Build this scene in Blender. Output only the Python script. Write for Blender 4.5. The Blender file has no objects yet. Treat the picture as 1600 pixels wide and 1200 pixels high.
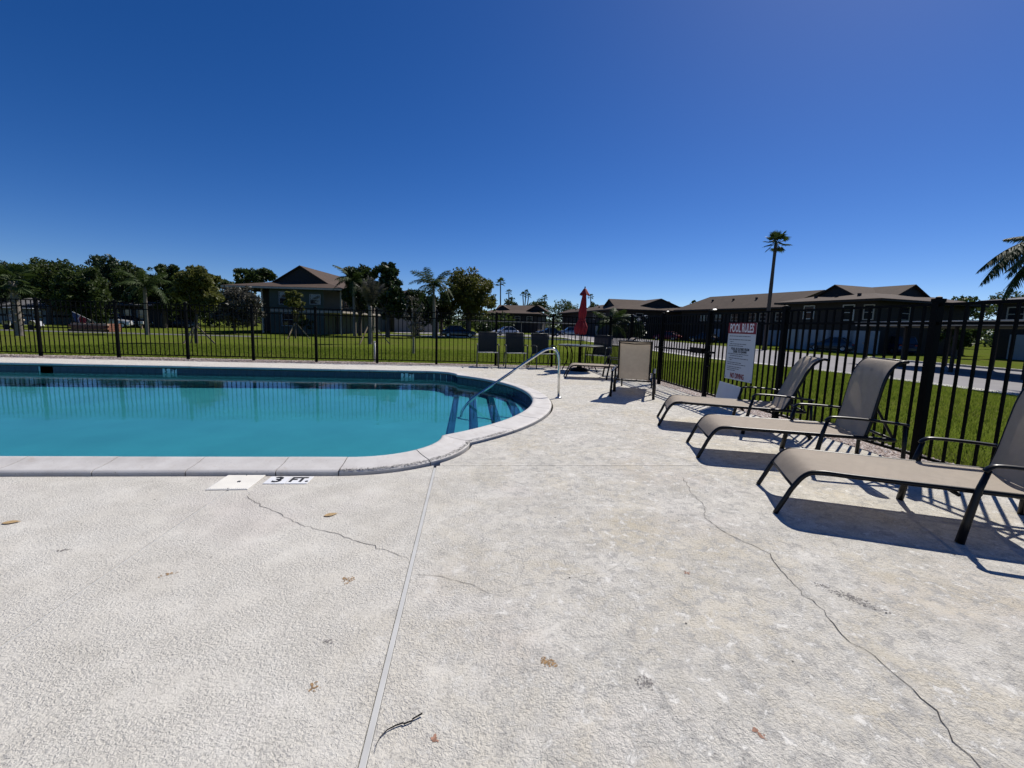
import bpy, bmesh, math, random
import numpy as np
from mathutils import Vector, Matrix
random.seed(7); RNG = np.random.default_rng(7)
SC = bpy.context.scene; COL = SC.collection
R = math.radians

# ------------------------------------------------------------------ camera
CAM_H = 1.20
FPX, YAW, PITCH, ROLL = 706.4, .0966, .1289, .0298
def cam_axes():
    cy, sy, cp, sp = math.cos(YAW), math.sin(YAW), math.cos(PITCH), math.sin(PITCH)
    f = Vector((sy*cp, cy*cp, -sp)); r0 = Vector((cy, -sy, 0)); u0 = r0.cross(f)
    c, s = math.cos(ROLL), math.sin(ROLL)
    return r0*c+u0*s, u0*c-r0*s, f
AX_R, AX_U, AX_F = cam_axes()
cam = bpy.data.cameras.new('camera'); camo = bpy.data.objects.new('camera', cam); COL.objects.link(camo)
m = Matrix((AX_R, AX_U, -AX_F)).transposed().to_4x4(); m.translation = (0, 0, CAM_H)
camo.matrix_world = m
cam.sensor_width = 36; cam.sensor_fit = 'HORIZONTAL'; cam.lens = FPX/1600*36
cam.clip_start = .05; cam.clip_end = 3000
SC.camera = camo
def ray(px, py): return AX_F+AX_R*((px-800)/FPX)-AX_U*((py-600)/FPX)
def at_z(px, py, z):
    d = ray(px, py); t = (z-CAM_H)/d.z; return Vector((0, 0, CAM_H))+d*t
def at_d(px, py, dist):                       # dist = horizontal distance along the view direction
    d = ray(px, py); t = dist/Vector((d.x, d.y)).dot(Vector((AX_F.x, AX_F.y)).normalized()); return Vector((0, 0, CAM_H))+d*t

# ------------------------------------------------------------------ sky, sun, exposure
SUN_EL, SUN_AZ = 49.6, 46.8                   # azimuth clockwise from +Y
w = bpy.data.worlds.new('World'); SC.world = w; w.use_nodes = True
nt = w.node_tree; bg = nt.nodes['Background']
sky = nt.nodes.new('ShaderNodeTexSky'); sky.sky_type = 'NISHITA'; sky.sun_disc = False
sky.sun_elevation = R(SUN_EL); sky.sun_rotation = R(SUN_AZ)
sky.altitude = 10; sky.air_density = .6; sky.dust_density = .18; sky.ozone_density = 4.0
hs_ = nt.nodes.new('ShaderNodeHueSaturation'); hs_.inputs['Saturation'].default_value = 1.3; hs_.inputs['Hue'].default_value = .511
nt.links.new(sky.outputs[0], hs_.inputs['Color']); nt.links.new(hs_.outputs[0], bg.inputs[0]); bg.inputs[1].default_value = .098
sun = bpy.data.lights.new('sun', 'SUN'); suno = bpy.data.objects.new('sun', sun); COL.objects.link(suno)
sun.energy = 5.0; sun.angle = R(.53); sun.color = (1, .95, .88)
sd = Vector((math.sin(R(SUN_AZ))*math.cos(R(SUN_EL)), math.cos(R(SUN_AZ))*math.cos(R(SUN_EL)), math.sin(R(SUN_EL))))
suno.rotation_euler = sd.to_track_quat('Z', 'Y').to_euler()
vs = SC.view_settings; vs.view_transform = 'Standard'; vs.look = 'None'; vs.gamma = 1; vs.use_curve_mapping = False
vs.exposure = 0.0
SC.render.engine = 'CYCLES'
cy = SC.cycles; cy.use_denoising = True; cy.max_bounces = 8; cy.transparent_max_bounces = 24; cy.caustics_reflective = False; cy.caustics_refractive = False
try: cy.denoiser = 'OPENIMAGEDENOISE'
except Exception: pass

# ------------------------------------------------------------------ material helpers
class NT:
    def __init__(s, name):
        s.m = bpy.data.materials.new(name); s.m.use_nodes = True; s.t = s.m.node_tree; s.n = s.t.nodes
        s.b = s.n['Principled BSDF']; s.out = s.n['Material Output']
    def new(s, t, **kw):
        n = s.n.new('ShaderNode'+t)
        for k, v in kw.items():
            if k in n.inputs: n.inputs[k].default_value = v
            else: setattr(n, k, v)
        return n
    def link(s, a, b): s.t.links.new(a, b)
    def coord(s, scale=(1, 1, 1), kind='Object', rot=(0, 0, 0)):
        c = s.new('TexCoord'); mp = s.new('Mapping'); mp.inputs['Scale'].default_value = scale; mp.inputs['Rotation'].default_value = rot
        s.link(c.outputs[kind], mp.inputs['Vector']); return mp.outputs[0]
    def noise(s, vec, scale, detail=4, rough=.55, dist=0):
        n = s.new('TexNoise'); n.inputs['Scale'].default_value = scale; n.inputs['Detail'].default_value = detail
        n.inputs['Roughness'].default_value = rough; n.inputs['Distortion'].default_value = dist; s.link(vec, n.inputs['Vector']); return n.outputs['Fac']
    def ramp(s, fac, *stops):
        r = s.new('ValToRGB'); e = r.color_ramp.elements
        while len(e) < len(stops): e.new(.5)
        for el, (p, c) in zip(e, stops):
            el.position = p; el.color = (c, c, c, 1) if isinstance(c, (int, float)) else (*c, 1)
        s.link(fac, r.inputs[0]); return r.outputs[0]
    def mix(s, fac, a, b, mode='MIX'):
        x = s.new('Mix', data_type='RGBA', blend_type=mode)
        for sock, v in ((x.inputs[0], fac), (x.inputs[6], a), (x.inputs[7], b)):
            if isinstance(v, (int, float)): sock.default_value = v
            elif isinstance(v, tuple): sock.default_value = (*v, 1)
            else: s.link(v, sock)
        return x.outputs[2]
    def math(s, op, a, b=0.0):
        x = s.new('Math', operation=op)
        for sock, v in ((x.inputs[0], a), (x.inputs[1], b)):
            if isinstance(v, (int, float)): sock.default_value = v
            else: s.link(v, sock)
        return x.outputs[0]
    def bump(s, h, strength, dist=.01):
        b = s.new('Bump'); b.inputs['Strength'].default_value = strength; b.inputs['Distance'].default_value = dist
        s.link(h, b.inputs['Height']); s.link(b.outputs[0], s.b.inputs['Normal']); return b.outputs[0]
    def base(s, c, rough=.6, metal=0, spec=.5):
        if isinstance(c, tuple): s.b.inputs['Base Color'].default_value = (*c, 1)
        else: s.link(c, s.b.inputs['Base Color'])
        s.b.inputs['Roughness'].default_value = rough; s.b.inputs['Metallic'].default_value = metal
        s.b.inputs['Specular IOR Level'].default_value = spec
        return s
M = {}
def plain(name, c, rough=.6, metal=0, var=.12, scale=6, spec=.5, bump=0):
    t = NT(name); v = t.coord(); n = t.noise(v, scale, 5)
    lo = tuple(x*(1-var) for x in c); hi = tuple(min(1, x*(1+var)) for x in c)
    t.base(t.ramp(n, (.3, lo), (.7, hi)), rough, metal, spec)
    if bump: t.bump(t.noise(v, scale*8, 4), bump, .005)
    M[name] = t.m; return t.m

# deck: sprayed knock-down texture, pale, weathered in patches
t = NT('deck_coating'); v = t.coord()
sx = t.new('SeparateXYZ'); t.link(v, sx.inputs[0])
worn = t.new('MapRange'); worn.inputs[1].default_value = -.35; worn.inputs[2].default_value = .9; t.link(t.math('ADD', sx.outputs[0], t.math('MULTIPLY', t.noise(v, .8, 3), .8)), worn.inputs[0]); worn = worn.outputs[0]
mid = t.noise(v, 2.6, 6, .65, .4); fine = t.noise(v, 88, 3, .62, .7); fin2 = t.noise(v, 210, 2, .5)
col = t.ramp(mid, (.28, (.54, .512, .448)), (.5, (.61, .582, .515)), (.75, (.665, .642, .578)))
pnk = t.ramp(t.noise(v, .9, 3, .5), (.52, 0), (.75, .4)); col = t.mix(pnk, col, (.59, .52, .50))
yel = t.math('MULTIPLY', t.ramp(t.noise(v, 1.3, 6, .72, .6), (.46, 0), (.70, .85)), worn); col = t.mix(yel, col, (.53, .465, .335))
gre = t.math('MULTIPLY', t.ramp(t.noise(v, 2.3, 6, .75, .3), (.52, 0), (.74, .8)), worn); col = t.mix(gre, col, (.42, .40, .34))
# coating worn off in speckles, leaving smooth white islands
isl = t.noise(v, 13, 8, .82, .6); spk = t.math('MULTIPLY', t.ramp(isl, (.42, .95), (.50, 0)), worn); col = t.mix(spk, col, (.41, .395, .36))
wht = t.math('MULTIPLY', t.ramp(t.noise(v, 15, 8, .8, .5), (.53, 0), (.60, .95)), t.math('ADD', t.math('MULTIPLY', worn, .85), .10)); col = t.mix(wht, col, (.72, .70, .64))
pit = t.ramp(fine, (.30, .60), (.44, 1.0)); col = t.mix(1.0, col, pit, 'MULTIPLY')
dk = t.ramp(t.noise(v, 130, 2, .5, .5), (.27, .5), (.36, 1.0)); col = t.mix(.8, col, dk, 'MULTIPLY')
smooth_patch = t.math('MULTIPLY', t.ramp(t.noise(v, 4.0, 5, .65), (.34, .25), (.54, 1.0)), t.ramp(wht, (.2, 1.0), (.8, .45)))
t.base(col, .85, 0, .25)
hh = t.math('MULTIPLY', t.math('ADD', t.ramp(fine, (.36, 0), (.62, 1)), t.math('MULTIPLY', fin2, .4)), smooth_patch)
t.bump(hh, .7, .0048); M['deck'] = t.m

t = NT('coping_concrete'); v = t.coord()
col = t.ramp(t.noise(v, 3.5, 6, .65), (.3, (.47, .445, .415)), (.6, (.59, .57, .54)))
dirt = t.ramp(t.noise(v, 9, 7, .75, .6), (.56, 0), (.75, .55)); col = t.mix(dirt, col, (.40, .34, .27))
spk = t.ramp(t.noise(v, 70, 3, .6), (.66, 0), (.72, .6)); col = t.mix(spk, col, (.12, .10, .08))
t.base(col, .7); t.bump(t.noise(v, 90, 3), .2, .003); M['coping'] = t.m
plain('grout', (.10, .09, .08), .9, bump=.4)
plain('joint_caulk', (.50, .50, .48), .6, var=.08)
plain('crack_dark', (.06, .055, .05), .95)  # dark tone shared by cracks, specks, mildew and the skimmer opening
plain('crack_fill', (.13, .12, .11), .95, var=.3, scale=30)
plain('black_metal', (.0025, .0025, .0026), .55, var=.2, spec=.08)
plain('frame_bronze', (.006, .0055, .0055), .36, var=.2, spec=.3)
plain('chair_frame', (.07, .068, .055), .4, .2)
plain('steel', (.62, .62, .60), .16, 1, var=.05)
plain('white_plastic', (.74, .72, .66), .5, var=.05)
plain('sign_white', (.54, .57, .60), .45, var=.03, scale=3)
plain('board_white', (.62, .63, .64), .6, var=.05)
plain('sign_red', (.20, .007, .016), .45, var=.06)
plain('ink_black', (.012, .012, .013), .6)
plain('ink_grey', (.10, .11, .12), .6)
plain('ink_white', (.75, .74, .74), .5, var=.03)
plain('tile_white', (.84, .84, .82), .25, var=.04)
plain('trim_white', (.55, .54, .50), .6, var=.06)
plain('trim_beige', (.42, .37, .30), .7, var=.1)
plain('door_pale', (.32, .34, .36), .6, var=.06)
plain('asphalt', (.22, .21, .21), .9, var=.12, scale=.6, bump=.3)
plain('asphalt_shaded', (.11, .105, .10), .95, var=.15, scale=.6)  # darker copy of the asphalt, tree shade put into its colour
plain('kerb_concrete', (.46, .44, .41), .85, var=.1, scale=2, bump=.3)
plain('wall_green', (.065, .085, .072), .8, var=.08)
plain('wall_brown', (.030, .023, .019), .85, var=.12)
plain('wall_tan', (.27, .25, .21), .85, var=.08)
plain('wall_grey', (.30, .31, .32), .85, var=.08)
plain('gable_dark', (.022, .022, .023), .85, var=.12)
plain('tyre', (.012, .012, .012), .8)
plain('rim', (.45, .45, .46), .3, .8)
plain('lamp_white', (.8, .8, .78), .3)
tl_ = NT('lamp_lit'); tl_.base((.8, .8, .78), .4); tl_.b.inputs['Emission Color'].default_value = (1, .97, .92, 1); tl_.b.inputs['Emission Strength'].default_value = 1.2; M['lamp_lit'] = tl_.m
plain('tail_red', (.35, .01, .01), .3)
plain('wood_stake', (.34, .25, .16), .85, var=.2, bump=.3)
plain('wood_red', (.22, .09, .055), .85, var=.2)
plain('brick_pale', (.40, .27, .20), .85, var=.2, scale=3)
plain('bark_grey', (.19, .165, .135), .9, var=.3, scale=9, bump=.6)
plain('bark_dark', (.075, .06, .05), .9, var=.3, scale=9, bump=.6)
plain('soil', (.19, .15, .125), .95, var=.25, bump=.5)
plain('dead_leaf', (.42, .29, .14), .8, var=.3, scale=40)
plain('rust_stain', (.33, .21, .10), .85, var=.4, scale=60)
plain('rust_red', (.33, .18, .12), .85, var=.4, scale=60)
plain('grime', (.22, .205, .19), .9, var=.4, scale=60)
plain('twig', (.022, .018, .014), .8)
plain('flag_red', (.20, .012, .02), .7, var=.2); plain('flag_blue', (.03, .06, .16), .7, var=.2); plain('flag_white', (.5, .5, .5), .7)
plain('petal_white', (.78, .78, .80), .6)
plain('plaster', (.62, .74, .74), .7, var=.10, scale=.9)
plain('tile_navy', (.014, .042, .080), .15, var=.35, scale=5)
plain('tile_blue', (.035, .10, .19), .3, var=.2, scale=5)
plain('gravel', (.36, .29, .25), .85, var=.5, scale=11)
plain('canopy_red', (.26, .008, .013), .75, var=.15, scale=10)
for nm, c in dict(car_black=(.010, .011, .014), car_white=(.62, .62, .62), car_silver=(.34, .35, .37), car_red=(.18, .012, .014), car_blue=(.012, .02, .06), car_grey=(.06, .065, .07)).items():
    tt = NT(nm); tt.base(c, .28, .1 if nm != 'car_silver' else .5); tt.b.inputs['Coat Weight'].default_value = .7; M[nm] = tt.m
tt = NT('window_glass'); tt.base((.018, .022, .028), .06, 0, .7); M['glass'] = tt.m

def roofmat(name, a, b):
    t = NT(name); v = t.coord(); n = t.noise(v, 1.2, 6, .7); c = t.ramp(n, (.3, a), (.7, b))
    wv = t.new('TexWave', wave_type='BANDS', bands_direction='Z'); wv.inputs['Scale'].default_value = 2.4; wv.inputs['Distortion'].default_value = .4
    t.link(v, wv.inputs['Vector']); c = t.mix(.35, c, t.ramp(wv.outputs[0], (.1, .5), (.4, 1.0)), 'MULTIPLY')
    c = t.mix(.5, c, t.ramp(t.noise(v, 7, 2), (.35, .6), (.6, 1.0)), 'MULTIPLY'); t.base(c, .9, 0, .3); M[name] = t.m
roofmat('roof_brown', (.068, .045, .032), (.11, .074, .052))
roofmat('roof_grey', (.12, .12, .125), (.19, .19, .195))

t = NT('lawn'); v = t.coord(); n1 = t.noise(v, .22, 4); n2 = t.noise(v, 3.2, 6, .7); n3 = t.noise(v, 26, 4, .7)
c = t.ramp(n2, (.28, (.062, .086, .013)), (.5, (.096, .130, .018)), (.75, (.128, .158, .028)))
c = t.mix(t.ramp(n1, (.45, 0), (.7, .5)), c, (.125, .115, .040)); c = t.mix(t.ramp(t.noise(v, 1.1, 6, .75, .5), (.52, 0), (.72, .5)), c, (.15, .125, .055)); c = t.mix(.75, c, t.ramp(n3, (.3, .45), (.6, 1.15)), 'MULTIPLY')
t.base(c, 1.0, 0, 0); t.bump(n3, .6, .03); M['lawn'] = t.m

def leafmat(name, a, b, trans=.4, rough=.55, spec=.35):
    t = NT(name); v = t.coord(); n = t.noise(v, .9, 3); n2 = t.noise(v, 9, 2)
    c = t.mix(.5, t.ramp(n, (.35, a), (.65, b)), t.ramp(n2, (.35, a), (.65, b)))
    t.base(c, rough, 0, spec); tr = t.new('BsdfTranslucent'); t.link(c, tr.inputs[0]); mx = t.new('MixShader'); mx.inputs[0].default_value = trans
    t.link(t.b.outputs[0], mx.inputs[1]); t.link(tr.outputs[0], mx.inputs[2]); t.link(mx.outputs[0], t.out.inputs[0]); M[name] = t.m
leafmat('leaf_oak', (.034, .056, .014), (.070, .100, .022))
leafmat('leaf_dark', (.022, .040, .014), (.046, .072, .022), .25, .45, .4)
leafmat('leaf_olive', (.085, .100, .024), (.15, .155, .038), .45)
leafmat('leaf_yellow', (.062, .076, .012), (.125, .125, .022))
leafmat('leaf_palm', (.034, .058, .016), (.066, .098, .025), .3, .6, .2)
leafmat('leaf_greyed', (.060, .060, .044), (.115, .108, .082), .25)
leafmat('grass_blade', (.10, .15, .014), (.19, .235, .030), .5, .7, .1)

def sling(name, c, trans, open_):
    t = NT(name); v = t.coord((1, 1, 1), 'Generated')
    wv = t.new('TexWave', wave_type='BANDS', bands_direction='Y'); wv.inputs['Scale'].default_value = 38; t.link(v, wv.inputs['Vector'])
    cc = t.mix(.5, c, t.ramp(wv.outputs[0], (.2, .72), (.7, 1.08)), 'MULTIPLY'); cc = t.mix(.4, cc, t.ramp(t.noise(t.coord(), 14, 5), (.3, .8), (.7, 1.1)), 'MULTIPLY')
    t.base(cc, .7, 0, .3); tr = t.new('BsdfTranslucent'); t.link(cc, tr.inputs[0]); tp = t.new('BsdfTransparent')
    m1 = t.new('MixShader'); m1.inputs[0].default_value = trans; t.link(t.b.outputs[0], m1.inputs[1]); t.link(tr.outputs[0], m1.inputs[2])
    m2 = t.new('MixShader'); m2.inputs[0].default_value = open_; t.link(m1.outputs[0], m2.inputs[1]); t.link(tp.outputs[0], m2.inputs[2])
    t.link(m2.outputs[0], t.out.inputs[0]); M[name] = t.m
sling('sling_beige', (.41, .345, .268), .20, .03)
sling('sling_slate', (.016, .019, .025), .05, .02)

t = NT('pool_water'); v = t.coord()
bp = t.new('Bump'); bp.inputs['Strength'].default_value = .07; bp.inputs['Distance'].default_value = .03
hh = t.math('ADD', t.noise(v, 2.2, 3, .5, .6), t.math('MULTIPLY', t.noise(v, 14, 3, .6), .22)); t.link(hh, bp.inputs['Height'])
fr = t.new('Fresnel'); fr.inputs[0].default_value = 1.33; t.link(bp.outputs[0], fr.inputs['Normal'])
gl = t.new('BsdfGlossy'); gl.inputs['Roughness'].default_value = .015; t.link(bp.outputs[0], gl.inputs['Normal'])
tp = t.new('BsdfTransparent'); tp.inputs[0].default_value = (.24, .60, .665, 1)
mx = t.new('MixShader'); t.link(fr.outputs[0], mx.inputs[0]); t.link(tp.outputs[0], mx.inputs[1]); t.link(gl.outputs[0], mx.inputs[2])
t.link(mx.outputs[0], t.out.inputs[0]); M['water'] = t.m
t = NT('table_glass'); t.base((.30, .33, .33), .08, 0, .6); M['table_glass'] = t.m

# ------------------------------------------------------------------ mesh helpers
class MB:
    def __init__(s): s.v = []; s.f = []
    def add(s, vs, fs):
        o = len(s.v); s.v += [tuple(x) for x in vs]; s.f += [tuple(i+o for i in f) for f in fs]; return s
    def box(s, c, d, rz=0, M3=None):
        x, y, z = (k/2 for k in d); P = []
        for sz in (-1, 1):
            for a, b in ((-1, -1), (1, -1), (1, 1), (-1, 1)): P.append(Vector((a*x, b*y, sz*z)))
        if M3 is not None: P = [M3 @ q for q in P]
        elif rz: mm = Matrix.Rotation(rz, 3, 'Z'); P = [mm @ q for q in P]
        c = Vector(c)
        return s.add([q+c for q in P], [(3, 2, 1, 0), (4, 5, 6, 7), (0, 1, 5, 4), (1, 2, 6, 5), (2, 3, 7, 6), (3, 0, 4, 7)])
    def bar(s, a, b, wd, ht=None, up=Vector((0, 0, 1))):          # rectangular bar from a to b
        a, b = Vector(a), Vector(b); d = (b-a); L = d.length; d.normalize(); ht = ht or wd
        sdv = d.cross(up)
        if sdv.length < 1e-4: sdv = d.cross(Vector((0, 1, 0)))
        sdv.normalize(); u = sdv.cross(d)
        return s.box((a+b)/2, (L, wd, ht), M3=Matrix((d, sdv, u)).transposed())
    def tube(s, pts, rad, n=8, cap=True, squash=1):
        pts = [Vector(p) for p in pts]; k = len(pts)
        if not hasattr(rad, '__len__'): rad = [rad]*k
        tang = [((pts[min(i+1, k-1)]-pts[max(i-1, 0)]).normalized()) for i in range(k)]
        ref = Vector((0, 1, 0)) if abs(tang[0].y) < .9 else Vector((1, 0, 0)); nrm = (ref-tang[0]*ref.dot(tang[0])).normalized()
        V = []; F = []
        for i in range(k):
            nrm = (nrm-tang[i]*nrm.dot(tang[i])).normalized(); bn = tang[i].cross(nrm)
            for j in range(n):
                a = 2*math.pi*j/n; V.append(pts[i]+nrm*math.cos(a)*rad[i]+bn*math.sin(a)*rad[i]*squash)
        for i in range(k-1):
            for j in range(n):
                a = i*n+j; b = i*n+(j+1) % n; F.append((a, b, b+n, a+n))
        if cap: F.append(tuple(reversed(range(n)))); F.append(tuple(range((k-1)*n, k*n)))
        return s.add(V, F)
    def lathe(s, prof, c=(0, 0, 0), n=20):
        V = []; F = []; c = Vector(c); k = len(prof)
        for r, z in prof:
            for j in range(n): a = 2*math.pi*j/n; V.append(c+Vector((r*math.cos(a), r*math.sin(a), z)))
        for i in range(k-1):
            for j in range(n): a = i*n+j; b = i*n+(j+1) % n; F.append((a, b, b+n, a+n))
        F.append(tuple(reversed(range(n)))); F.append(tuple(range((k-1)*n, k*n)))
        return s.add(V, F)
    def grid(s, rows, flip=False):
        n = len(rows[0]); V = [p for r in rows for p in r]; F = []
        for i in range(len(rows)-1):
            for j in range(n-1):
                a = i*n+j; q = (a, a+1, a+n+1, a+n); F.append(tuple(reversed(q)) if flip else q)
        return s.add(V, F)
    def poly(s, pts, z0, z1):                                       # prism of a plan outline (counter-clockwise)
        n = len(pts); V = [(x, y, z0) for x, y in pts]+[(x, y, z1) for x, y in pts]
        F = [tuple(range(n, 2*n)), tuple(reversed(range(n)))]+[(i, (i+1) % n, (i+1) % n+n, i+n) for i in range(n)]
        return s.add(V, F)
    def mesh(s, name, mat, smooth=False):
        me = bpy.data.meshes.new(name); me.from_pydata(s.v, [], s.f); me.validate(); me.update()
        me.materials.append(M[mat])
        if smooth: me.polygons.foreach_set('use_smooth', [True]*len(me.polygons))
        return me
    def obj(s, name, mat, parent=None, smooth=False, bevel=0, auto=False):
        o = bpy.data.objects.new(name, s.mesh(name, mat, smooth)); COL.objects.link(o)
        if parent: o.parent = parent
        if bevel:
            b = o.modifiers.new('bevel', 'BEVEL'); b.width = bevel; b.segments = 2; b.limit_method = 'ANGLE'
        if auto:
            e = o.modifiers.new('split', 'EDGE_SPLIT'); e.split_angle = R(40)
        return o
def inst(src, parent, loc=(0, 0, 0), rot=(0, 0, 0), scale=(1, 1, 1), name=None):
    o = src.copy(); COL.objects.link(o); o.name = name or src.name.split('.')[0]; o.parent = parent; o.location = loc; o.rotation_euler = rot; o.scale = scale
    return o
def objm(name, me, parent=None, loc=(0, 0, 0), rot=(0, 0, 0), scale=(1, 1, 1)):
    o = bpy.data.objects.new(name, me); COL.objects.link(o); o.parent = parent; o.location = loc; o.rotation_euler = rot; o.scale = scale; return o
def tag(o, label=None, cat=None, group=None, kind=None):
    for k, v in (('label', label), ('category', cat), ('group', group), ('kind', kind)):
        if v: o[k] = v
    return o
def empty(name, loc=(0, 0, 0), rz=0, label=None, cat=None, group=None):
    o = bpy.data.objects.new(name, None); COL.objects.link(o); o.location = loc; o.rotation_euler = (0, 0, rz); o.empty_display_size = .2
    return tag(o, label, cat, group)
def npmesh(name, V, F, mat):                                         # V (n,3), F (m,k) same k
    me = bpy.data.meshes.new(name); k = F.shape[1]; me.vertices.add(len(V)); me.vertices.foreach_set('co', np.ascontiguousarray(V, dtype=np.float32).ravel())
    me.loops.add(F.size); me.loops.foreach_set('vertex_index', np.ascontiguousarray(F, dtype=np.int32).ravel())
    me.polygons.add(len(F)); me.polygons.foreach_set('loop_start', np.arange(0, F.size, k, dtype=np.int32)); me.polygons.foreach_set('loop_total', np.full(len(F), k, dtype=np.int32))
    me.update(calc_edges=True); me.validate(); me.materials.append(M[mat]); return me
def text_mesh(name, body, size, mat, extrude=.001, bold=0, sx=1):
    cu = bpy.data.curves.new(name, 'FONT'); cu.body = body; cu.size = size; cu.extrude = extrude; cu.offset = bold; cu.align_x = 'CENTER'; cu.align_y = 'CENTER'; cu.resolution_u = 3
    o = bpy.data.objects.new('tmp', cu); COL.objects.link(o); dg = bpy.context.evaluated_depsgraph_get(); dg.update()
    me = bpy.data.meshes.new_from_object(o.evaluated_get(dg)); bpy.data.objects.remove(o); me.name = name
    if sx != 1: me.transform(Matrix.Diagonal((sx, 1, 1, 1)))
    me.materials.clear(); me.materials.append(M[mat]); return me

# ------------------------------------------------------------------ terrain
FX, FY = 4.30, 13.65                            # fence lines
def sstep(x): x = min(1, max(0, x)); return x*x*(3-2*x)
def terrain(x, y):
    dx = max(0, x-4.4, -15-x); dy = max(0, y-13.2, -4-y); d = math.hypot(dx, dy)
    return -.035-.47*sstep(d/20)
def ground_pt(px, py):
    z = -.5
    for _ in range(12): p = at_z(px, py, z); z = terrain(p.x, p.y)
    return p
def lin(a, b, n): return [a+(b-a)*i/(n-1) for i in range(n)]
gx = lin(-900, -80, 8)[:-1]+lin(-80, -20, 16)[:-1]+lin(-20, 40, 61)[:-1]+lin(40, 100, 13)[:-1]+lin(100, 900, 8)
gy = lin(-200, -10, 6)[:-1]+lin(-10, 50, 61)[:-1]+lin(50, 120, 13)[:-1]+lin(120, 1600, 10)
g = MB(); rows = []
for y in gy:
    rows.append([(x, y, (terrain(x, y) if not (-20.5 < x < 4.2 and -3.5 < y < 13) else -1.9)) for x in gx])
g.grid(rows); lawn = g.obj('lawn', 'lawn', smooth=True); tag(lawn, kind='structure')

# ------------------------------------------------------------------ pool outline
C1, R1, C2, R2 = (-1.0, 4.55), .73, (-2.62, 7.36), 3.64
YN, YF, XL = 3.82, 10.90, -15.0
C3 = (-1.0, YF-R1)
def circ_int(ca, ra, cb, rb):
    d = math.dist(ca, cb); a = (ra*ra-rb*rb+d*d)/(2*d); h = math.sqrt(max(0, ra*ra-a*a)); ux, uy = (cb[0]-ca[0])/d, (cb[1]-ca[1])/d
    P = (ca[0]+a*ux, ca[1]+a*uy); c = [(P[0]-h*uy, P[1]+h*ux), (P[0]+h*uy, P[1]-h*ux)]
    return max(c, key=lambda q: q[0])
def outline(d, step=.08):                        # sections: near straight, near corner, alcove, far corner, far straight (counter-clockwise)
    k1 = circ_int(C1, R1+d, C2, R2+d); k2 = circ_int(C3, R1+d, C2, R2+d)
    a1 = math.atan2(k1[1]-C1[1], k1[0]-C1[0]); b1 = math.atan2(k1[1]-C2[1], k1[0]-C2[0]); b2 = math.atan2(k2[1]-C2[1], k2[0]-C2[0]); a3 = math.atan2(k2[1]-C3[1], k2[0]-C3[0])
    def arc(c, r, s, e, n): return [(c[0]+r*math.cos(x), c[1]+r*math.sin(x)) for x in lin(s, e, n)]
    return [[(XL, YN-d), (C1[0], YN-d)], arc(C1, R1+d, -math.pi/2, a1, 17), arc(C2, R2+d, b1, b2, 61), arc(C3, R1+d, a3, math.pi/2, 17), [(C3[0], YF+d), (XL, YF+d)]]
def flat(d):
    o = []
    for s in outline(d):
        for q in s:
            if not o or math.dist(o[-1], q) > 1e-5: o.append(q)
    return o
CW = .30                                         # coping width
# ------------------------------------------------------------------ deck slabs
deck = empty('pool_deck'); tag(deck, kind='structure')
JA, JB, JT = -.27, -1.66, 3.755
oc = flat(CW+.024)
near = [q for q in oc if q[1] < 7.36]; g2 = .006
def slab(pts):
    b = MB(); b.poly(pts, -.14, 0); o = b.obj('slab', 'deck', deck)
    return o
arcA = [q for q in oc if q[0] > C1[0]-1e-6 and q[1] < 7.36 and q[0] < JA-.02]
slab([(-15, -4), (JB-g2, -4), (JB-g2, YN-CW-.024), (-15, YN-CW-.024)])
slab([(JB+g2, -4), (JA-.0125, -4)]+[(JA-.0125, arcA[-1][1]+.002)]+[q for q in reversed(arcA) if q[0] < JA-.03]+[(JB+g2, YN-CW-.024)])
arcB = [q for q in oc if q[0] > JA+.02 and q[1] < 7.36]
below = [q for q in arcB if q[1] < JT-.004]
slab([(JA+.0125, -4), (FX-.12, -4), (FX-.12, JT-.003), (JA+.0125, JT-.003)])
right = [q for q in oc if q[1] > JT+.004 and q[0] > JA-.01 and q[1] < 11.4 and q[0] > -.3]
rr = [q for q in oc if q[1] > JT+.003 and (q[0] > JA+.0125)]
slab([(rr[0][0], JT+.003), (FX-.12, JT+.003), (FX-.12, 13.1), (rr[-1][0], 13.1)]+list(reversed(rr)))
fo = [q for q in oc if q[1] > 9 and q[0] <= rr[-1][0]]
slab([(rr[-1][0]-.004, 13.1)]+[(-6, 12.80), (-15, 12.72)]+list(reversed(fo)))
js = MB(); js.poly([(JA-.0105, -4), (JA+.0105, -4), (JA+.0105, JT-.04), (JA-.0105, JT-.04)], -.1, -.003); js.obj('joint_strip', 'joint_caulk', deck, bevel=.002)
js = MB(); js.poly([(JB-.0045, -4), (JB+.0045, -4), (JB+.0045, YN-CW), (JB-.0045, YN-CW)], -.1, -.003); js.obj('joint_strip', 'joint_caulk', deck)
js = MB(); js.poly([(JA+.0125, JT-.003), (FX-.12, JT-.003), (FX-.12, JT+.003), (JA+.0125, JT+.003)], -.1, -.006); js.obj('joint_strip', 'kerb_concrete', deck)
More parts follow.
